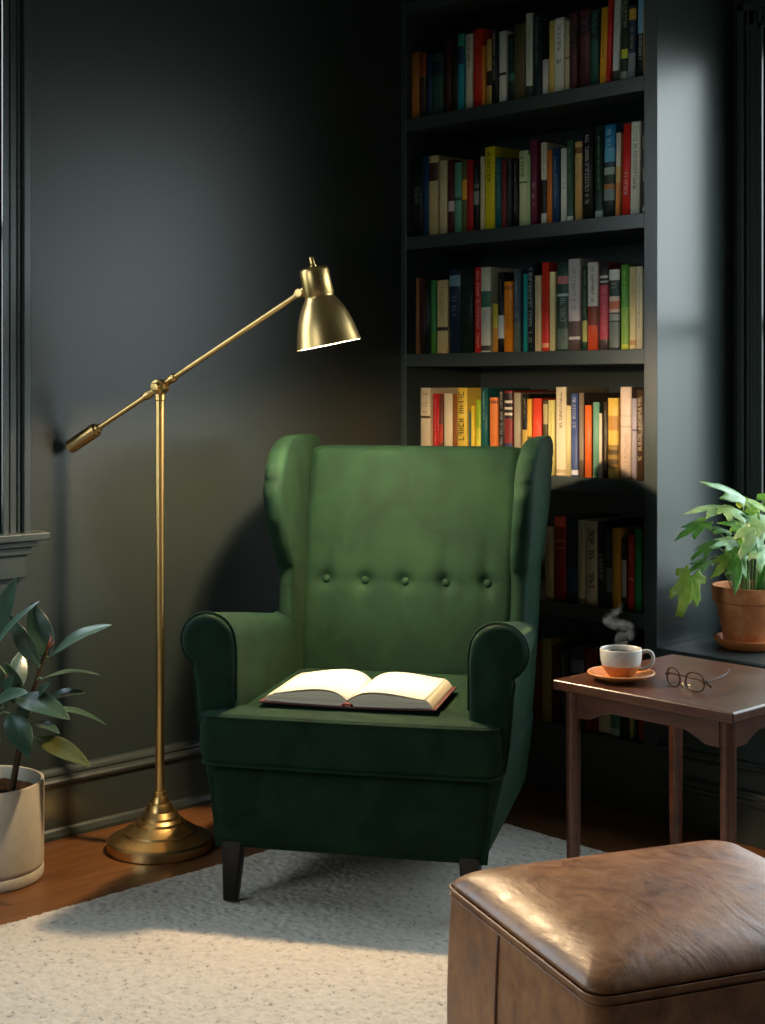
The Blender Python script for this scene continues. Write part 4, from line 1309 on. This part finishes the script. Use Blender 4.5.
BOOKS = [
 (0.0294, 0.0397, 0.2194, 2.096, 'a5662c', [], None, 0, 'orange-brown book at the wall end of the top shelf'),
 (0.0707, 0.033, 0.2104, 2.096, '3a2a20', [(0.62, 1, '8a4420')], None, 0, 'rust-topped brown book between orange-brown and dusty blue books on the top shelf'),
 (0.1052, 0.0218, 0.2002, 2.096, '20385a', [], None, 0, 'dusty blue book between rust-topped brown and dim green books on the top shelf'),
 (0.1285, 0.0485, 0.1997, 2.096, '25473f', [(0.66, 0.86, '141c33')], None, 0, 'dim green book between dusty blue and tall oxblood books on the top shelf'),
 (0.1793, 0.0296, 0.2477, 2.096, '3c1e1e', [], None, 0, 'tall oxblood book between dim green and black-green books on the top shelf'),
 (0.2112, 0.0293, 0.2232, 2.096, '1e211c', [], (0.02, 0.06, 'b06a5a', 0.4), 0, 'black-green book between tall oxblood and three-toned teal books on the top shelf'),
 (0.2435, 0.0276, 0.245, 2.096, '1a8f9c', [(0.6, 0.84, '17344f'), (0.84, 1, '2a8f76')], None, 0, 'three-toned teal book between black-green and cream-white books on the top shelf'),
 (0.2725, 0.031, 0.2397, 2.096, 'd8d0bd', [], (0.55, 0.95, '4a4238', 0.4), 0, 'cream-white book between three-toned teal and wide red books on the top shelf'),
 (0.305, 0.0394, 0.2494, 2.096, 'c8281c', [], (0.25, 0.9, 'e07a5a', 0.35), 0, 'wide red book between cream-white and thin orange books on the top shelf'),
 (0.3459, 0.0159, 0.191, 2.096, 'e08a2c', [], None, 0, 'thin orange book between wide red and sandy yellow books on the top shelf'),
 (0.3626, 0.0265, 0.2086, 2.096, 'd8b060', [(0.3, 0.52, '2a241c')], (0.02, 0.28, '403020', 0.4), 0, 'sandy yellow book between thin orange and tall black books on the top shelf'),
 (0.3905, 0.0292, 0.2354, 2.096, '16161a', [], (0.3, 0.97, 'd8d4c8', 0.4), 0, 'tall black book between sandy yellow and pale grey books on the top shelf'),
 (0.4211, 0.0303, 0.222, 2.096, 'cfd0c8', [(0.38, 0.42, '303030')], (0.03, 0.07, '555555', 0.4), 0, 'pale grey book between tall black and mottled green-black books on the top shelf'),
 (0.4528, 0.0307, 0.2086, 2.096, '1d2a24', [(0.3, 0.42, '2c6a58')], (0.5, 0.9, '2f7a66', 0.4), 0, 'mottled green-black book between pale grey and wide olive books on the top shelf'),
 (0.4849, 0.0434, 0.2332, 2.096, '5c5232', [], None, 0, 'wide olive book between mottled green-black and tall off-white books on the top shelf'),
 (0.5291, 0.0279, 0.2579, 2.096, 'd9d8c8', [(0, 0.14, '3a3a34')], (0.3, 0.85, '9a9a8c', 0.4), 0, 'tall off-white book between wide olive and wide slate books on the top shelf'),
 (0.5584, 0.0344, 0.2518, 2.096, '1b2c2e', [(0, 0.05, '1b2c2e')], (0.35, 0.95, '8fa8a4', 0.35), 0, 'wide slate book between tall off-white and short blush-white books on the top shelf'),
 (0.5935, 0.0239, 0.1083, 2.096, 'd9cfca', [], (0.02, 0.07, '888078', 0.3), 0, 'short blush-white book between wide slate and straw yellow books on the top shelf'),
 (0.6188, 0.0225, 0.2204, 2.096, 'dcbc62', [], (0.02, 0.07, '7a6430', 0.3), 0, 'straw yellow book between short blush-white and wide ivory books on the top shelf'),
 (0.6426, 0.0393, 0.2222, 2.096, 'd8d8cc', [(0.9, 0.92, 'b8b8ac')], (0.35, 0.9, '6a7680', 0.5), 0, 'wide ivory book between straw yellow and thin parchment books on the top shelf'),
 (0.6832, 0.0175, 0.2093, 2.096, 'c8bb98', [(0.46, 0.48, '6a5a44')], None, 0, 'thin parchment book between wide ivory and faded burgundy books on the top shelf'),
 (0.702, 0.0302, 0.2299, 2.096, '54282e', [(0.52, 0.84, '2a1a1e')], (0.54, 0.82, '6a4a48', 0.7), 0, 'faded burgundy book between thin parchment and wide wine-red books on the top shelf'),
 (0.733, 0.043, 0.2331, 2.096, '50242e', [(0.68, 0.92, '241620')], (0.7, 0.9, '8a5a60', 0.75), 0, 'wide wine-red book between faded burgundy and deep jade books on the top shelf'),
 (0.7773, 0.0314, 0.221, 2.096, '1f5248', [(0.62, 0.97, '152824')], (0.66, 0.94, '4d8878', 0.7), 0, 'deep jade book between wide wine-red and golden yellow books on the top shelf'),
 (0.8112, 0.0261, 0.2227, 2.096, 'e5a224', [], (0.3, 0.85, '8a5c14', 0.35), 2.0, 'golden yellow book between deep jade and slim red books on the top shelf'),
 (0.8391, 0.0166, 0.2701, 2.096, 'c4241e', [], (0.02, 0.06, 'eeeeee', 0.5), 2.2, 'slim red book between golden yellow and clean white books on the top shelf'),
 (0.8576, 0.0238, 0.2668, 2.096, 'd3d5d6', [(0, 0.12, '35393a')], (0.3, 0.9, '9aa0a2', 0.45), 2.0, 'clean white book between slim red and leafy green-black books on the top shelf'),
 (0.8838, 0.0266, 0.2653, 2.096, '23331f', [(0.24, 0.34, 'c4c63a'), (0.02, 0.1, '90988c')], (0.55, 0.9, 'b8c0b0', 0.7), 1.8, 'leafy green-black book between clean white and navy patterned books on the top shelf'),
 (0.9129, 0.0276, 0.211, 2.096, '27304a', [(0.8, 0.95, 'b08a30'), (0, 0.35, '7d848c')], (0.4, 0.7, 'c8b850', 0.4), 1.5, 'navy patterned book between leafy green-black and two-toned blue-black books on the top shelf'),
 (0.9446, 0.0231, 0.2417, 2.096, '1c2226', [(0.52, 1, '7fb4d2')], (0.2, 0.5, 'e0e0dc', 0.6), 1.0, 'two-toned blue-black book between navy patterned and thin ochre books on the top shelf'),
 (0.9696, 0.0134, 0.1968, 2.096, 'd3a95a', [], None, 0, 'thin ochre book at the window end of the top shelf'),
 (0.0278, 0.0539, 0.268, 1.707, '15171a', [], (0.35, 0.62, '9a9a92', 0.4), 0, 'wide black book at the wall end of the second shelf down'),
 (0.0833, 0.0297, 0.2631, 1.707, '1a3a5e', [], None, 0, 'navy book between wide black and wide khaki books on the second shelf down'),
 (0.1145, 0.0418, 0.2589, 1.707, 'b9a878', [(0.68, 0.91, '3a2418')], None, 0, 'wide khaki book between navy and soft tan books on the second shelf down'),
 (0.1578, 0.0344, 0.2391, 1.707, 'c9ba90', [], None, 0, 'soft tan book between wide khaki and labelled maroon books on the second shelf down'),
 (0.1937, 0.0302, 0.237, 1.707, '4a1c24', [(0.3, 0.44, 'c8b0ac')], (0.46, 0.9, '8a5a5c', 0.35), 0, 'labelled maroon book between soft tan and sage books on the second shelf down'),
 (0.2248, 0.0322, 0.2253, 1.707, '5f9c82', [(0.46, 0.5, '2a4a3c')], None, 0, 'sage book between labelled maroon and orange-patched olive books on the second shelf down'),
 (0.2577, 0.0244, 0.2302, 1.707, '5a5a30', [(0.45, 0.73, 'e09a2c')], None, 0, 'orange-patched olive book between sage and dark red books on the second shelf down'),
 (0.283, 0.0279, 0.2272, 1.707, 'a8201e', [], None, 0, 'dark red book between orange-patched olive and grey-labelled black books on the second shelf down'),
 (0.3123, 0.0255, 0.216, 1.707, '1a1c1c', [(0.38, 0.58, '8a8a80'), (0.62, 0.68, '6a6a60')], (0.7, 0.95, '9a9a92', 0.3), 0, 'grey-labelled black book between dark red and slim cream books on the second shelf down'),
 (0.3393, 0.0188, 0.2322, 1.707, 'd8cba4', [], (0.25, 0.9, '5a4c34', 0.4), 0, 'slim cream book between grey-labelled black and bright yellow books on the second shelf down'),
 (0.359, 0.0429, 0.2589, 1.707, 'd6c41c', [], (0.55, 0.93, '4a4410', 0.45), 0, 'bright yellow book between slim cream and teal books on the second shelf down'),
 (0.4033, 0.0269, 0.2219, 1.707, '14595c', [], (0.25, 0.9, 'a8c8c0', 0.35), 0, 'teal book between bright yellow and brick-red books on the second shelf down'),
 (0.4317, 0.019, 0.2139, 1.707, '7a3030', [], None, 0, 'brick-red book between teal and charcoal books on the second shelf down'),
 (0.4521, 0.0203, 0.2142, 1.707, '2c3232', [(0.68, 0.9, '1a1616')], (0.1, 0.6, '5c6a66', 0.4), 0, 'charcoal book between brick-red and thin black books on the second shelf down'),
 (0.4737, 0.0229, 0.2116, 1.707, '171617', [], (0.2, 0.95, 'b8b4aa', 0.4), 0, 'thin black book between charcoal and pale lime-cream books on the second shelf down'),
 (0.498, 0.0371, 0.2315, 1.707, 'c6cc9a', [(0.57, 0.59, '4a5a38')], (0.62, 0.92, '3c5c3a', 0.5), 0, 'pale lime-cream book between thin black and thin mint books on the second shelf down'),
 (0.5365, 0.0123, 0.2156, 1.707, 'a9cc8c', [], None, 0, 'thin mint book between pale lime-cream and plum books on the second shelf down'),
 (0.5495, 0.0271, 0.2589, 1.707, '6c2440', [], (0.2, 0.5, 'e0c4cc', 0.5), 0, 'plum book between thin mint and black-banded cream books on the second shelf down'),
 (0.5874, 0.0234, 0.2468, 1.707, 'd5cdb4', [(0.13, 0.54, '1e2418')], (0.6, 0.95, '8a8270', 0.3), 0, 'black-banded cream book between plum and orange books on the second shelf down'),
 (0.6121, 0.0206, 0.221, 1.707, 'dc7a2c', [], (0.3, 0.9, 'a85a20', 0.3), 0, 'orange book between black-banded cream and blue titled books on the second shelf down'),
 (0.6347, 0.0289, 0.223, 1.707, '1c3c60', [], (0.2, 0.9, '9ab4c8', 0.4), 0, 'blue titled book between orange and white books on the second shelf down'),
 (0.6649, 0.0235, 0.2198, 1.707, 'dedbd2', [], (0.44, 0.56, '4a4a48', 0.6), 0, 'white book between blue titled and mossy green books on the second shelf down'),
 (0.6897, 0.0259, 0.2395, 1.707, '395a45', [(0, 0.06, 'c8ccc0')], (0.4, 0.9, '8fb090', 0.35), 0, 'mossy green book between white and caramel books on the second shelf down'),
 (0.7168, 0.0288, 0.2336, 1.707, 'c9a464', [(0.85, 0.93, '6a4c24')], (0.3, 0.8, '8a6a34', 0.35), 0, 'caramel book between mossy green and wide white-titled black books on the second shelf down'),
 (0.7482, 0.0405, 0.2666, 1.707, '1c1a1b', [], (0.15, 0.93, 'd8d6d0', 0.45), 0, 'wide white-titled black book between caramel and forest green books on the second shelf down'),
 (0.7912, 0.0312, 0.2692, 1.707, '1e3528', [(0, 0.08, '9aa8a0')], (0.3, 0.9, '8aa894', 0.35), 0, 'forest green book between wide white-titled black and sky-blue picture books on the second shelf down'),
 (0.8249, 0.0407, 0.2677, 1.707, '2478a8', [(0, 0.18, '18241e'), (0.18, 0.3, '7a8a84'), (0.3, 0.36, 'a8703a'), (0.36, 0.46, '28341e'), (0.46, 0.54, '9aa89a'), (0.54, 0.6, '2a3c44'), (0.6, 0.75, '5aa0c4')], (0.7, 0.95, 'a8d4e4', 0.6), 1.0, 'sky-blue picture book between forest green and pale apricot books on the second shelf down'),
 (0.8723, 0.017, 0.2402, 1.707, 'd8b070', [(0.6, 1, 'd8d0c0'), (0, 0.4, 'd88a48')], None, 1.0, 'pale apricot book between sky-blue picture and vivid red books on the second shelf down'),
 (0.8917, 0.029, 0.2638, 1.707, 'd42a24', [], (0.2, 0.47, 'f0e4e0', 0.6), 1.2, 'vivid red book between pale apricot and grey-titled white books on the second shelf down'),
 (0.9249, 0.0334, 0.2641, 1.707, 'd5d5c8', [(0.9, 0.96, 'c6c6b8')], (0.25, 0.92, '7c7c74', 0.5), 1.0, 'grey-titled white book between vivid red and speckled grey-green books on the second shelf down'),
 (0.9666, 0.0164, 0.2598, 1.707, '36423c', [(0.35, 0.5, '8a948a'), (0.7, 0.85, '78847a'), (0.02, 0.08, 'b0b4ac')], None, 0, 'speckled grey-green book at the window end of the second shelf down'),
 (0.0533, 0.0166, 0.2498, 1.322, '8a5a38', [], None, 0, 'narrow brown book at the wall end of the third shelf down'),
 (0.0714, 0.0251, 0.2459, 1.322, '4a1f22', [(0, 0.35, '261a1a')], None, 0, 'dull maroon book between narrow brown and thin black-green books on the third shelf down'),
 (0.0981, 0.0257, 0.2417, 1.322, '18211c', [], (0.3, 0.8, 'a0a89a', 0.35), 0, 'thin black-green book between dull maroon and grass green books on the third shelf down'),
 (0.1254, 0.0216, 0.2387, 1.322, '3c8a4a', [(0, 0.3, '4a8a2c')], None, 0, 'grass green book between thin black-green and wide sand books on the third shelf down'),
 (0.1479, 0.0489, 0.2369, 1.322, 'd8be84', [(0.31, 0.36, '3a2c1c')], (0.45, 0.92, 'a88a54', 0.4), 0, 'wide sand book between grass green and wide navy books on the third shelf down'),
 (0.199, 0.0542, 0.2684, 1.322, '182a40', [(0.8, 0.93, '6a8a90')], (0.4, 0.7, '8a9cae', 0.5), 0, 'wide navy book between wide sand and broad dark green books on the third shelf down'),
 (0.2547, 0.0562, 0.2679, 1.322, '14261e', [], (0.5, 0.95, '1f382c', 0.8), 0, 'broad dark green book between wide navy and white-titled red books on the third shelf down'),
 (0.3123, 0.0313, 0.2696, 1.322, 'cc2a22', [], (0.05, 0.95, 'f0d8d0', 0.5), 0, 'white-titled red book between broad dark green and green-blocked white books on the third shelf down'),
 (0.3451, 0.0425, 0.2674, 1.322, 'cdcbb4', [(0.53, 0.72, '3a6a54'), (0.02, 0.08, '3a3a34')], (0.33, 0.5, '8a8a7c', 0.4), 0, 'green-blocked white book between white-titled red and short yellow-orange books on the third shelf down'),
 (0.3891, 0.0228, 0.1525, 1.322, 'cc8a34', [(0.5, 1, 'c8b844')], None, 0, 'short yellow-orange book between green-blocked white and pictured black books on the third shelf down'),
 (0.4133, 0.029, 0.249, 1.322, '141414', [(0.17, 0.46, 'c8c8c0')], (0.5, 0.92, '7a7a74', 0.35), 0, 'pictured black book between short yellow-orange and clean orange books on the third shelf down'),
 (0.4437, 0.035, 0.2183, 1.322, 'e88a1c', [(0.88, 0.94, 'a85c10')], (0.3, 0.85, 'c06c14', 0.4), 0, 'clean orange book between pictured black and steel blue books on the third shelf down'),
 (0.48, 0.0277, 0.2532, 1.322, '4c5c68', [(0, 0.35, '5c6a60')], (0.4, 0.95, 'a8b4bc', 0.4), 0, 'steel blue book between clean orange and bright teal books on the third shelf down'),
 (0.5139, 0.0233, 0.2384, 1.322, '1f9a98', [], None, 0, 'bright teal book between steel blue and bold-titled black books on the third shelf down'),
 (0.5379, 0.0279, 0.2719, 1.322, '1f2a30', [], (0.06, 0.94, 'd4d8d6', 0.6), 0, 'bold-titled black book between bright teal and titled cream books on the third shelf down'),
 (0.5672, 0.0249, 0.23, 1.322, 'dcc99e', [], (0.1, 0.92, '6a5a3c', 0.3), 0, 'titled cream book between bold-titled black and scarlet books on the third shelf down'),
 (0.5929, 0.0286, 0.2685, 1.322, 'd8321e', [(0.04, 0.09, 'f0a070')], (0.1, 0.9, 'a82014', 0.35), 0, 'scarlet book between titled cream and pale cream books on the third shelf down'),
 (0.6227, 0.0231, 0.2383, 1.322, 'd6cc98', [(0.0, 0.99, 'd6cc98')], None, 0, 'pale cream book between scarlet and flowered green books on the third shelf down'),
 (0.6485, 0.0457, 0.2631, 1.322, '29433a', [(0.76, 0.85, 'b06a6a'), (0.62, 0.65, 'a8b8b0'), (0.02, 0.25, '56685e')], (0.3, 0.6, 'a8b8b0', 0.6), 0, 'flowered green book between pale cream and wide pinkish-grey books on the third shelf down'),
 (0.6962, 0.0456, 0.2718, 1.322, 'c9bfbc', [(0.0, 0.32, '5a4846'), (0.12, 0.15, 'd8d0cc')], (0.4, 0.95, '948884', 0.45), 0, 'wide pinkish-grey book between flowered green and thin dark green books on the third shelf down'),
 (0.7456, 0.0191, 0.2506, 1.322, '1f3f2c', [(0.1, 0.35, 'b8b468')], (0.4, 0.95, 'c8d0a0', 0.4), 0, 'thin dark green book between wide pinkish-grey and white-and-rust books on the third shelf down'),
 (0.7672, 0.039, 0.2577, 1.322, 'd2ccc0', [(0.0, 0.28, 'd4502c'), (0.28, 0.5, '7c3424')], (0.53, 0.95, '6a6660', 0.45), 0, 'white-and-rust book between thin dark green and crimson books on the third shelf down'),
 (0.8093, 0.0335, 0.2553, 1.322, 'b83c4c', [(0.74, 1, '262422'), (0, 0.12, '4a3c3c'), (0.82, 0.85, 'b8b4a8'), (0.77, 0.79, 'b8b4a8')], (0.2, 0.7, 'e08a90', 0.5), 0, 'crimson book between white-and-rust and block-labelled dark books on the third shelf down'),
 (0.8447, 0.0392, 0.2343, 1.322, '38423e', [(0.86, 0.99, 'c9cbc2'), (0.46, 0.66, 'd4b8a8'), (0.5, 0.6, 'c46a50'), (0.36, 0.44, '8c948e'), (0.03, 0.34, '6a746c')], (0.7, 0.84, 'a8b0a8', 0.6), 0, 'block-labelled dark book between crimson and lime green books on the third shelf down'),
 (0.8863, 0.029, 0.2445, 1.322, '5c9a3a', [(0, 0.06, 'c8d04a'), (0.06, 0.5, '8ab048')], (0.3, 0.95, 'b8d890', 0.35), 0, 'lime green book between block-labelled dark and butter yellow books on the third shelf down'),
 (0.9165, 0.0246, 0.2365, 1.322, 'dcc890', [(0.05, 0.11, 'c08a50')], (0.5, 0.92, 'a8905c', 0.35), 0, 'butter yellow book between lime green and grey-titled cream books on the third shelf down'),
 (0.9434, 0.0231, 0.2364, 1.322, 'dccfae', [], (0.25, 0.9, '8a7c60', 0.35), 0, 'grey-titled cream book between butter yellow and blue-based grey books on the third shelf down'),
 (0.9713, 0.0117, 0.2206, 1.322, '8fa0a0', [(0, 0.52, '3a5c7c')], (0.55, 0.9, 'c8ccc8', 0.4), 0, 'blue-based grey book at the window end of the third shelf down'),
 (0.0734, 0.0462, 0.263, 0.948, 'd8c4a0', [(0.62, 0.65, '5a4630')], (0.68, 0.94, 'a08c6a', 0.5), 0, 'wide cream book at the wall end of the fourth shelf down'),
 (0.1257, 0.0316, 0.2438, 0.948, 'bc2424', [], (0.05, 0.92, 'e8b0a0', 0.35), 0, 'deep red book between wide cream and red-flecked brown books on the fourth shelf down'),
 (0.1589, 0.0176, 0.2411, 0.948, '6a3a2c', [(0.35, 0.6, 'b8402c')], None, 0, 'red-flecked brown book between deep red and smooth cream books on the fourth shelf down'),
 (0.1781, 0.0387, 0.2451, 0.948, 'dcc8a4', [], None, 0, 'smooth cream book between red-flecked brown and chestnut books on the fourth shelf down'),
 (0.2183, 0.0218, 0.2442, 0.948, '8a5220', [], None, 0, 'chestnut book between smooth cream and yellow black-titled books on the fourth shelf down'),
 (0.2416, 0.0439, 0.2633, 0.948, 'e2c04c', [(0.7, 1, 'dcb844')], (0.33, 0.95, '382c1c', 0.75), 0, 'yellow black-titled book between chestnut and short grey-teal books on the fourth shelf down'),
 (0.2869, 0.0155, 0.1878, 0.948, '3a5c62', [], None, 0, 'short grey-teal book between yellow black-titled and thin yellow books on the fourth shelf down'),
 (0.3046, 0.0154, 0.2069, 0.948, 'e0be34', [], None, 0, 'thin yellow book between short grey-teal and yellow-green books on the fourth shelf down'),
 (0.3214, 0.0204, 0.2258, 0.948, '9ab02c', [(0.3, 0.6, 'c8c040')], (0.4, 0.9, '5a7a24', 0.3), 0, 'yellow-green book between thin yellow and tall dark teal books on the fourth shelf down'),
 (0.3433, 0.0296, 0.2634, 0.948, '15504e', [], (0.6, 0.95, 'a8c0b8', 0.35), 0, 'tall dark teal book between yellow-green and orange books on the fourth shelf down'),
 (0.3772, 0.0336, 0.2327, 0.948, 'dc7c3c', [(0.92, 0.96, '8a4a24')], (0.3, 0.8, 'a85c2c', 0.35), 0, 'orange book between tall dark teal and tall titled black books on the fourth shelf down'),
 (0.4122, 0.029, 0.2582, 0.948, '1c1a18', [], (0.1, 0.97, 'cfc6b4', 0.45), 0, 'tall titled black book between orange and striped red-blue books on the fourth shelf down'),
 (0.4433, 0.0343, 0.2546, 0.948, '7a2824', [(0.66, 0.97, '241c20'), (0.7, 0.73, 'c8bca8'), (0.77, 0.8, 'c8bca8'), (0.85, 0.88, 'c8bca8'), (0.0, 0.36, '2c3454')], None, 0, 'striped red-blue book between tall titled black and taupe books on the fourth shelf down'),
 (0.4796, 0.0284, 0.2479, 0.948, '9a9078', [], None, 0, 'taupe book between striped red-blue and yellow-figured black books on the fourth shelf down'),
 (0.5093, 0.0274, 0.2454, 0.948, '1e1c18', [(0.3, 0.55, 'b89a4a')], (0.7, 0.95, 'c8b898', 0.4), 0, 'yellow-figured black book between taupe and mustard patterned books on the fourth shelf down'),
 (0.5381, 0.0184, 0.23, 0.948, 'dca43c', [(0.3, 0.5, '6a4a24')], None, 0, 'mustard patterned book between yellow-figured black and red-orange books on the fourth shelf down'),
 (0.5573, 0.0354, 0.2312, 0.948, 'd8442a', [], (0.25, 0.7, 'ec8a60', 0.35), 0, 'red-orange book between mustard patterned and striped olive-black books on the fourth shelf down'),
 (0.5954, 0.0187, 0.2252, 0.948, '4a4426', [(0.68, 0.95, 'b0a070'), (0.3, 0.4, '98885a')], None, 0, 'striped olive-black book between red-orange and lemon cream books on the fourth shelf down'),
 (0.6154, 0.0265, 0.2264, 0.948, 'd6c87c', [], (0.3, 0.85, 'a89a58', 0.35), 0, 'lemon cream book between striped olive-black and tall cream books on the fourth shelf down'),
 (0.6432, 0.0406, 0.2663, 0.948, 'dccba8', [(0.03, 0.07, 'b09c78')], (0.5, 0.93, '6a5a44', 0.35), 0, 'tall cream book between lemon cream and short cream-yellow books on the fourth shelf down'),
 (0.6858, 0.0194, 0.2108, 0.948, 'dccb94', [], None, 0, 'short cream-yellow book between tall cream and white-titled blue books on the fourth shelf down'),
 (0.7065, 0.0276, 0.2463, 0.948, '3c4c7c', [(0.02, 0.08, 'c4c4cc')], (0.55, 0.95, 'd0d4dc', 0.6), 0, 'white-titled blue book between short cream-yellow and grey-brown books on the fourth shelf down'),
 (0.7373, 0.0197, 0.2489, 0.948, '7a6a58', [(0, 0.2, '5a4a3c')], (0.2, 0.85, 'c8b8a0', 0.3), 0, 'grey-brown book between white-titled blue and vivid orange books on the fourth shelf down'),
 (0.759, 0.0265, 0.2125, 0.948, 'e0682c', [], None, 0, 'vivid orange book between grey-brown and celadon books on the fourth shelf down'),
 (0.788, 0.0244, 0.2218, 0.948, '6f9c84', [], (0.02, 0.08, '2a4438', 0.4), 0, 'celadon book between vivid orange and thin short white books on the fourth shelf down'),
 (0.8143, 0.0118, 0.1897, 0.948, 'd8ccb0', [], None, 0, 'thin short white book between celadon and dark brown books on the fourth shelf down'),
 (0.8273, 0.0167, 0.2221, 0.948, '3a2c20', [], (0.1, 0.95, 'cbbfa4', 0.4), 0, 'dark brown book between thin short white and dark-figured golden books on the fourth shelf down'),
 (0.8453, 0.0386, 0.2346, 0.948, 'd8b050', [(0.6, 0.78, 'b8843c'), (0.12, 0.42, '8a6c2c'), (0.18, 0.24, '4a3818'), (0.3, 0.36, '4a3818')], None, 0, 'dark-figured golden book between dark brown and wide blush books on the fourth shelf down'),
 (0.8851, 0.0405, 0.2666, 0.948, 'dcc2ae', [(0.56, 0.58, 'c4a894'), (0.68, 0.69, 'c4a894')], (0.1, 0.5, 'c0a490', 0.35), 0, 'wide blush book between dark-figured golden and lavender-grey books on the fourth shelf down'),
 (0.9273, 0.0191, 0.2336, 0.948, 'a49aa4', [(0.6, 0.62, '5a5058')], None, 0, 'lavender-grey book between wide blush and brown cream-titled books on the fourth shelf down'),
 (0.9482, 0.0267, 0.2579, 0.948, '43301f', [], (0.2, 0.93, 'd8c8a4', 0.65), 0, 'brown cream-titled book at the window end of the fourth shelf down'),
 (0.6065, 0.0315, 0.2219, 0.572, 'b8a67c', [], (0.3, 0.9, '8a7c5a', 0.35), 0, 'beige book at the wall end of the fifth shelf down'),
 (0.6394, 0.0452, 0.2547, 0.572, '8a2818', [(0.88, 1, 'd84a24'), (0.7, 0.72, 'b06a4a'), (0.62, 0.64, 'b06a4a')], None, 0, 'red orange-topped book between beige and wide teal-black books on the fifth shelf down'),
 (0.6873, 0.0438, 0.2551, 0.572, '17292d', [(0.12, 0.42, '1c4654')], None, 0, 'wide teal-black book between red orange-topped and slim titled cream books on the fifth shelf down'),
 (0.7325, 0.0281, 0.2494, 0.572, 'c9bf9c', [(0.03, 0.07, '6a604a')], (0.4, 0.92, '6a604a', 0.3), 0, 'slim titled cream book between wide teal-black and black-titled cream books on the fifth shelf down'),
 (0.762, 0.042, 0.2491, 0.572, 'c6bca0', [], (0.2, 0.95, '34302a', 0.65), 0, 'black-titled cream book between slim titled cream and wide-lettered black books on the fifth shelf down'),
 (0.8067, 0.0274, 0.249, 0.572, '18191a', [], (0.3, 0.62, 'c8c8c4', 0.7), 0, 'wide-lettered black book between black-titled cream and grey-marked black books on the fifth shelf down'),
 (0.8355, 0.0232, 0.2348, 0.572, '202325', [(0.2, 0.5, '5c605c')], (0.6, 0.95, '8a8e8c', 0.4), 0, 'grey-marked black book between wide-lettered black and mustard books on the fifth shelf down'),
 (0.86, 0.0302, 0.2342, 0.572, 'c8922c', [], None, 0, 'mustard book between grey-marked black and white-pictured black books on the fifth shelf down'),
 (0.8915, 0.0182, 0.207, 0.572, '1a1a1a', [(0.18, 0.7, 'a8a498')], (0.78, 0.92, 'a8a8a4', 0.4), 0, 'white-pictured black book between mustard and plain red books on the fifth shelf down'),
 (0.9111, 0.0226, 0.2192, 0.572, 'b22c22', [(0.4, 0.43, 'd87a60')], (0.6, 0.9, 'e0a090', 0.4), 0, 'plain red book between white-pictured black and emerald books on the fifth shelf down'),
 (0.935, 0.0237, 0.2366, 0.572, '138a50', [], None, 0, 'emerald book between plain red and end black books on the fifth shelf down'),
 (0.9606, 0.0203, 0.2435, 0.572, '171718', [], (0.02, 0.95, 'a8a8a0', 0.35), 0, 'end black book at the window end of the fifth shelf down'),
 (0.5184, 0.0347, 0.2229, 0.203, '2a3a34', [], None, 0, 'murky green book at the wall end of the bottom shelf'),
 (0.5562, 0.0366, 0.2326, 0.203, '6a2c20', [], None, 0, 'russet book between murky green and olive-cream books on the bottom shelf'),
 (0.5943, 0.0361, 0.2522, 0.203, '8a8048', [], (0.2, 0.8, 'b8b078', 0.35), 0, 'olive-cream book between russet and dark maroon books on the bottom shelf'),
 (0.6334, 0.0311, 0.2303, 0.203, '3a1c20', [], None, 0, 'dark maroon book between olive-cream and titled black books on the bottom shelf'),
 (0.6668, 0.0278, 0.2285, 0.203, '161718', [], (0.1, 0.92, 'b8b8b0', 0.4), 0, 'titled black book between dark maroon and wide blue-black books on the bottom shelf'),
 (0.6969, 0.0555, 0.2371, 0.203, '1c2c32', [(0.7, 0.86, '5a6a70')], None, 0, 'wide blue-black book between titled black and wide dark red books on the bottom shelf'),
 (0.7546, 0.048, 0.2412, 0.203, '6e2218', [], None, 0, 'wide dark red book between wide blue-black and cream-based dark books on the bottom shelf'),
 (0.8048, 0.0465, 0.2477, 0.203, '2c2a24', [(0.02, 0.42, 'b4ae8c')], None, 0, 'cream-based dark book between wide dark red and muted teal books on the bottom shelf'),
 (0.8541, 0.0331, 0.2475, 0.203, '3f6a5c', [(0.02, 0.1, '8a9c94')], None, 0, 'muted teal book between cream-based dark and plain black books on the bottom shelf'),
 (0.8893, 0.0251, 0.2488, 0.203, '1e2220', [], None, 0, 'plain black book between muted teal and thin olive books on the bottom shelf'),
 (0.9158, 0.0159, 0.2545, 0.203, 'a8a070', [], None, 0, 'thin olive book between plain black and thin titled black books on the bottom shelf'),
 (0.9338, 0.0158, 0.2568, 0.203, '1a1c1c', [], (0.05, 0.9, 'b0b4ac', 0.4), 0, 'thin titled black book between thin olive and terracotta-red books on the bottom shelf'),
 (0.9517, 0.0259, 0.257, 0.203, '8a3628', [], None, 0, 'terracotta-red book at the window end of the bottom shelf'),
]

for i, row in enumerate(BOOKS):
    build_book(i, *row)
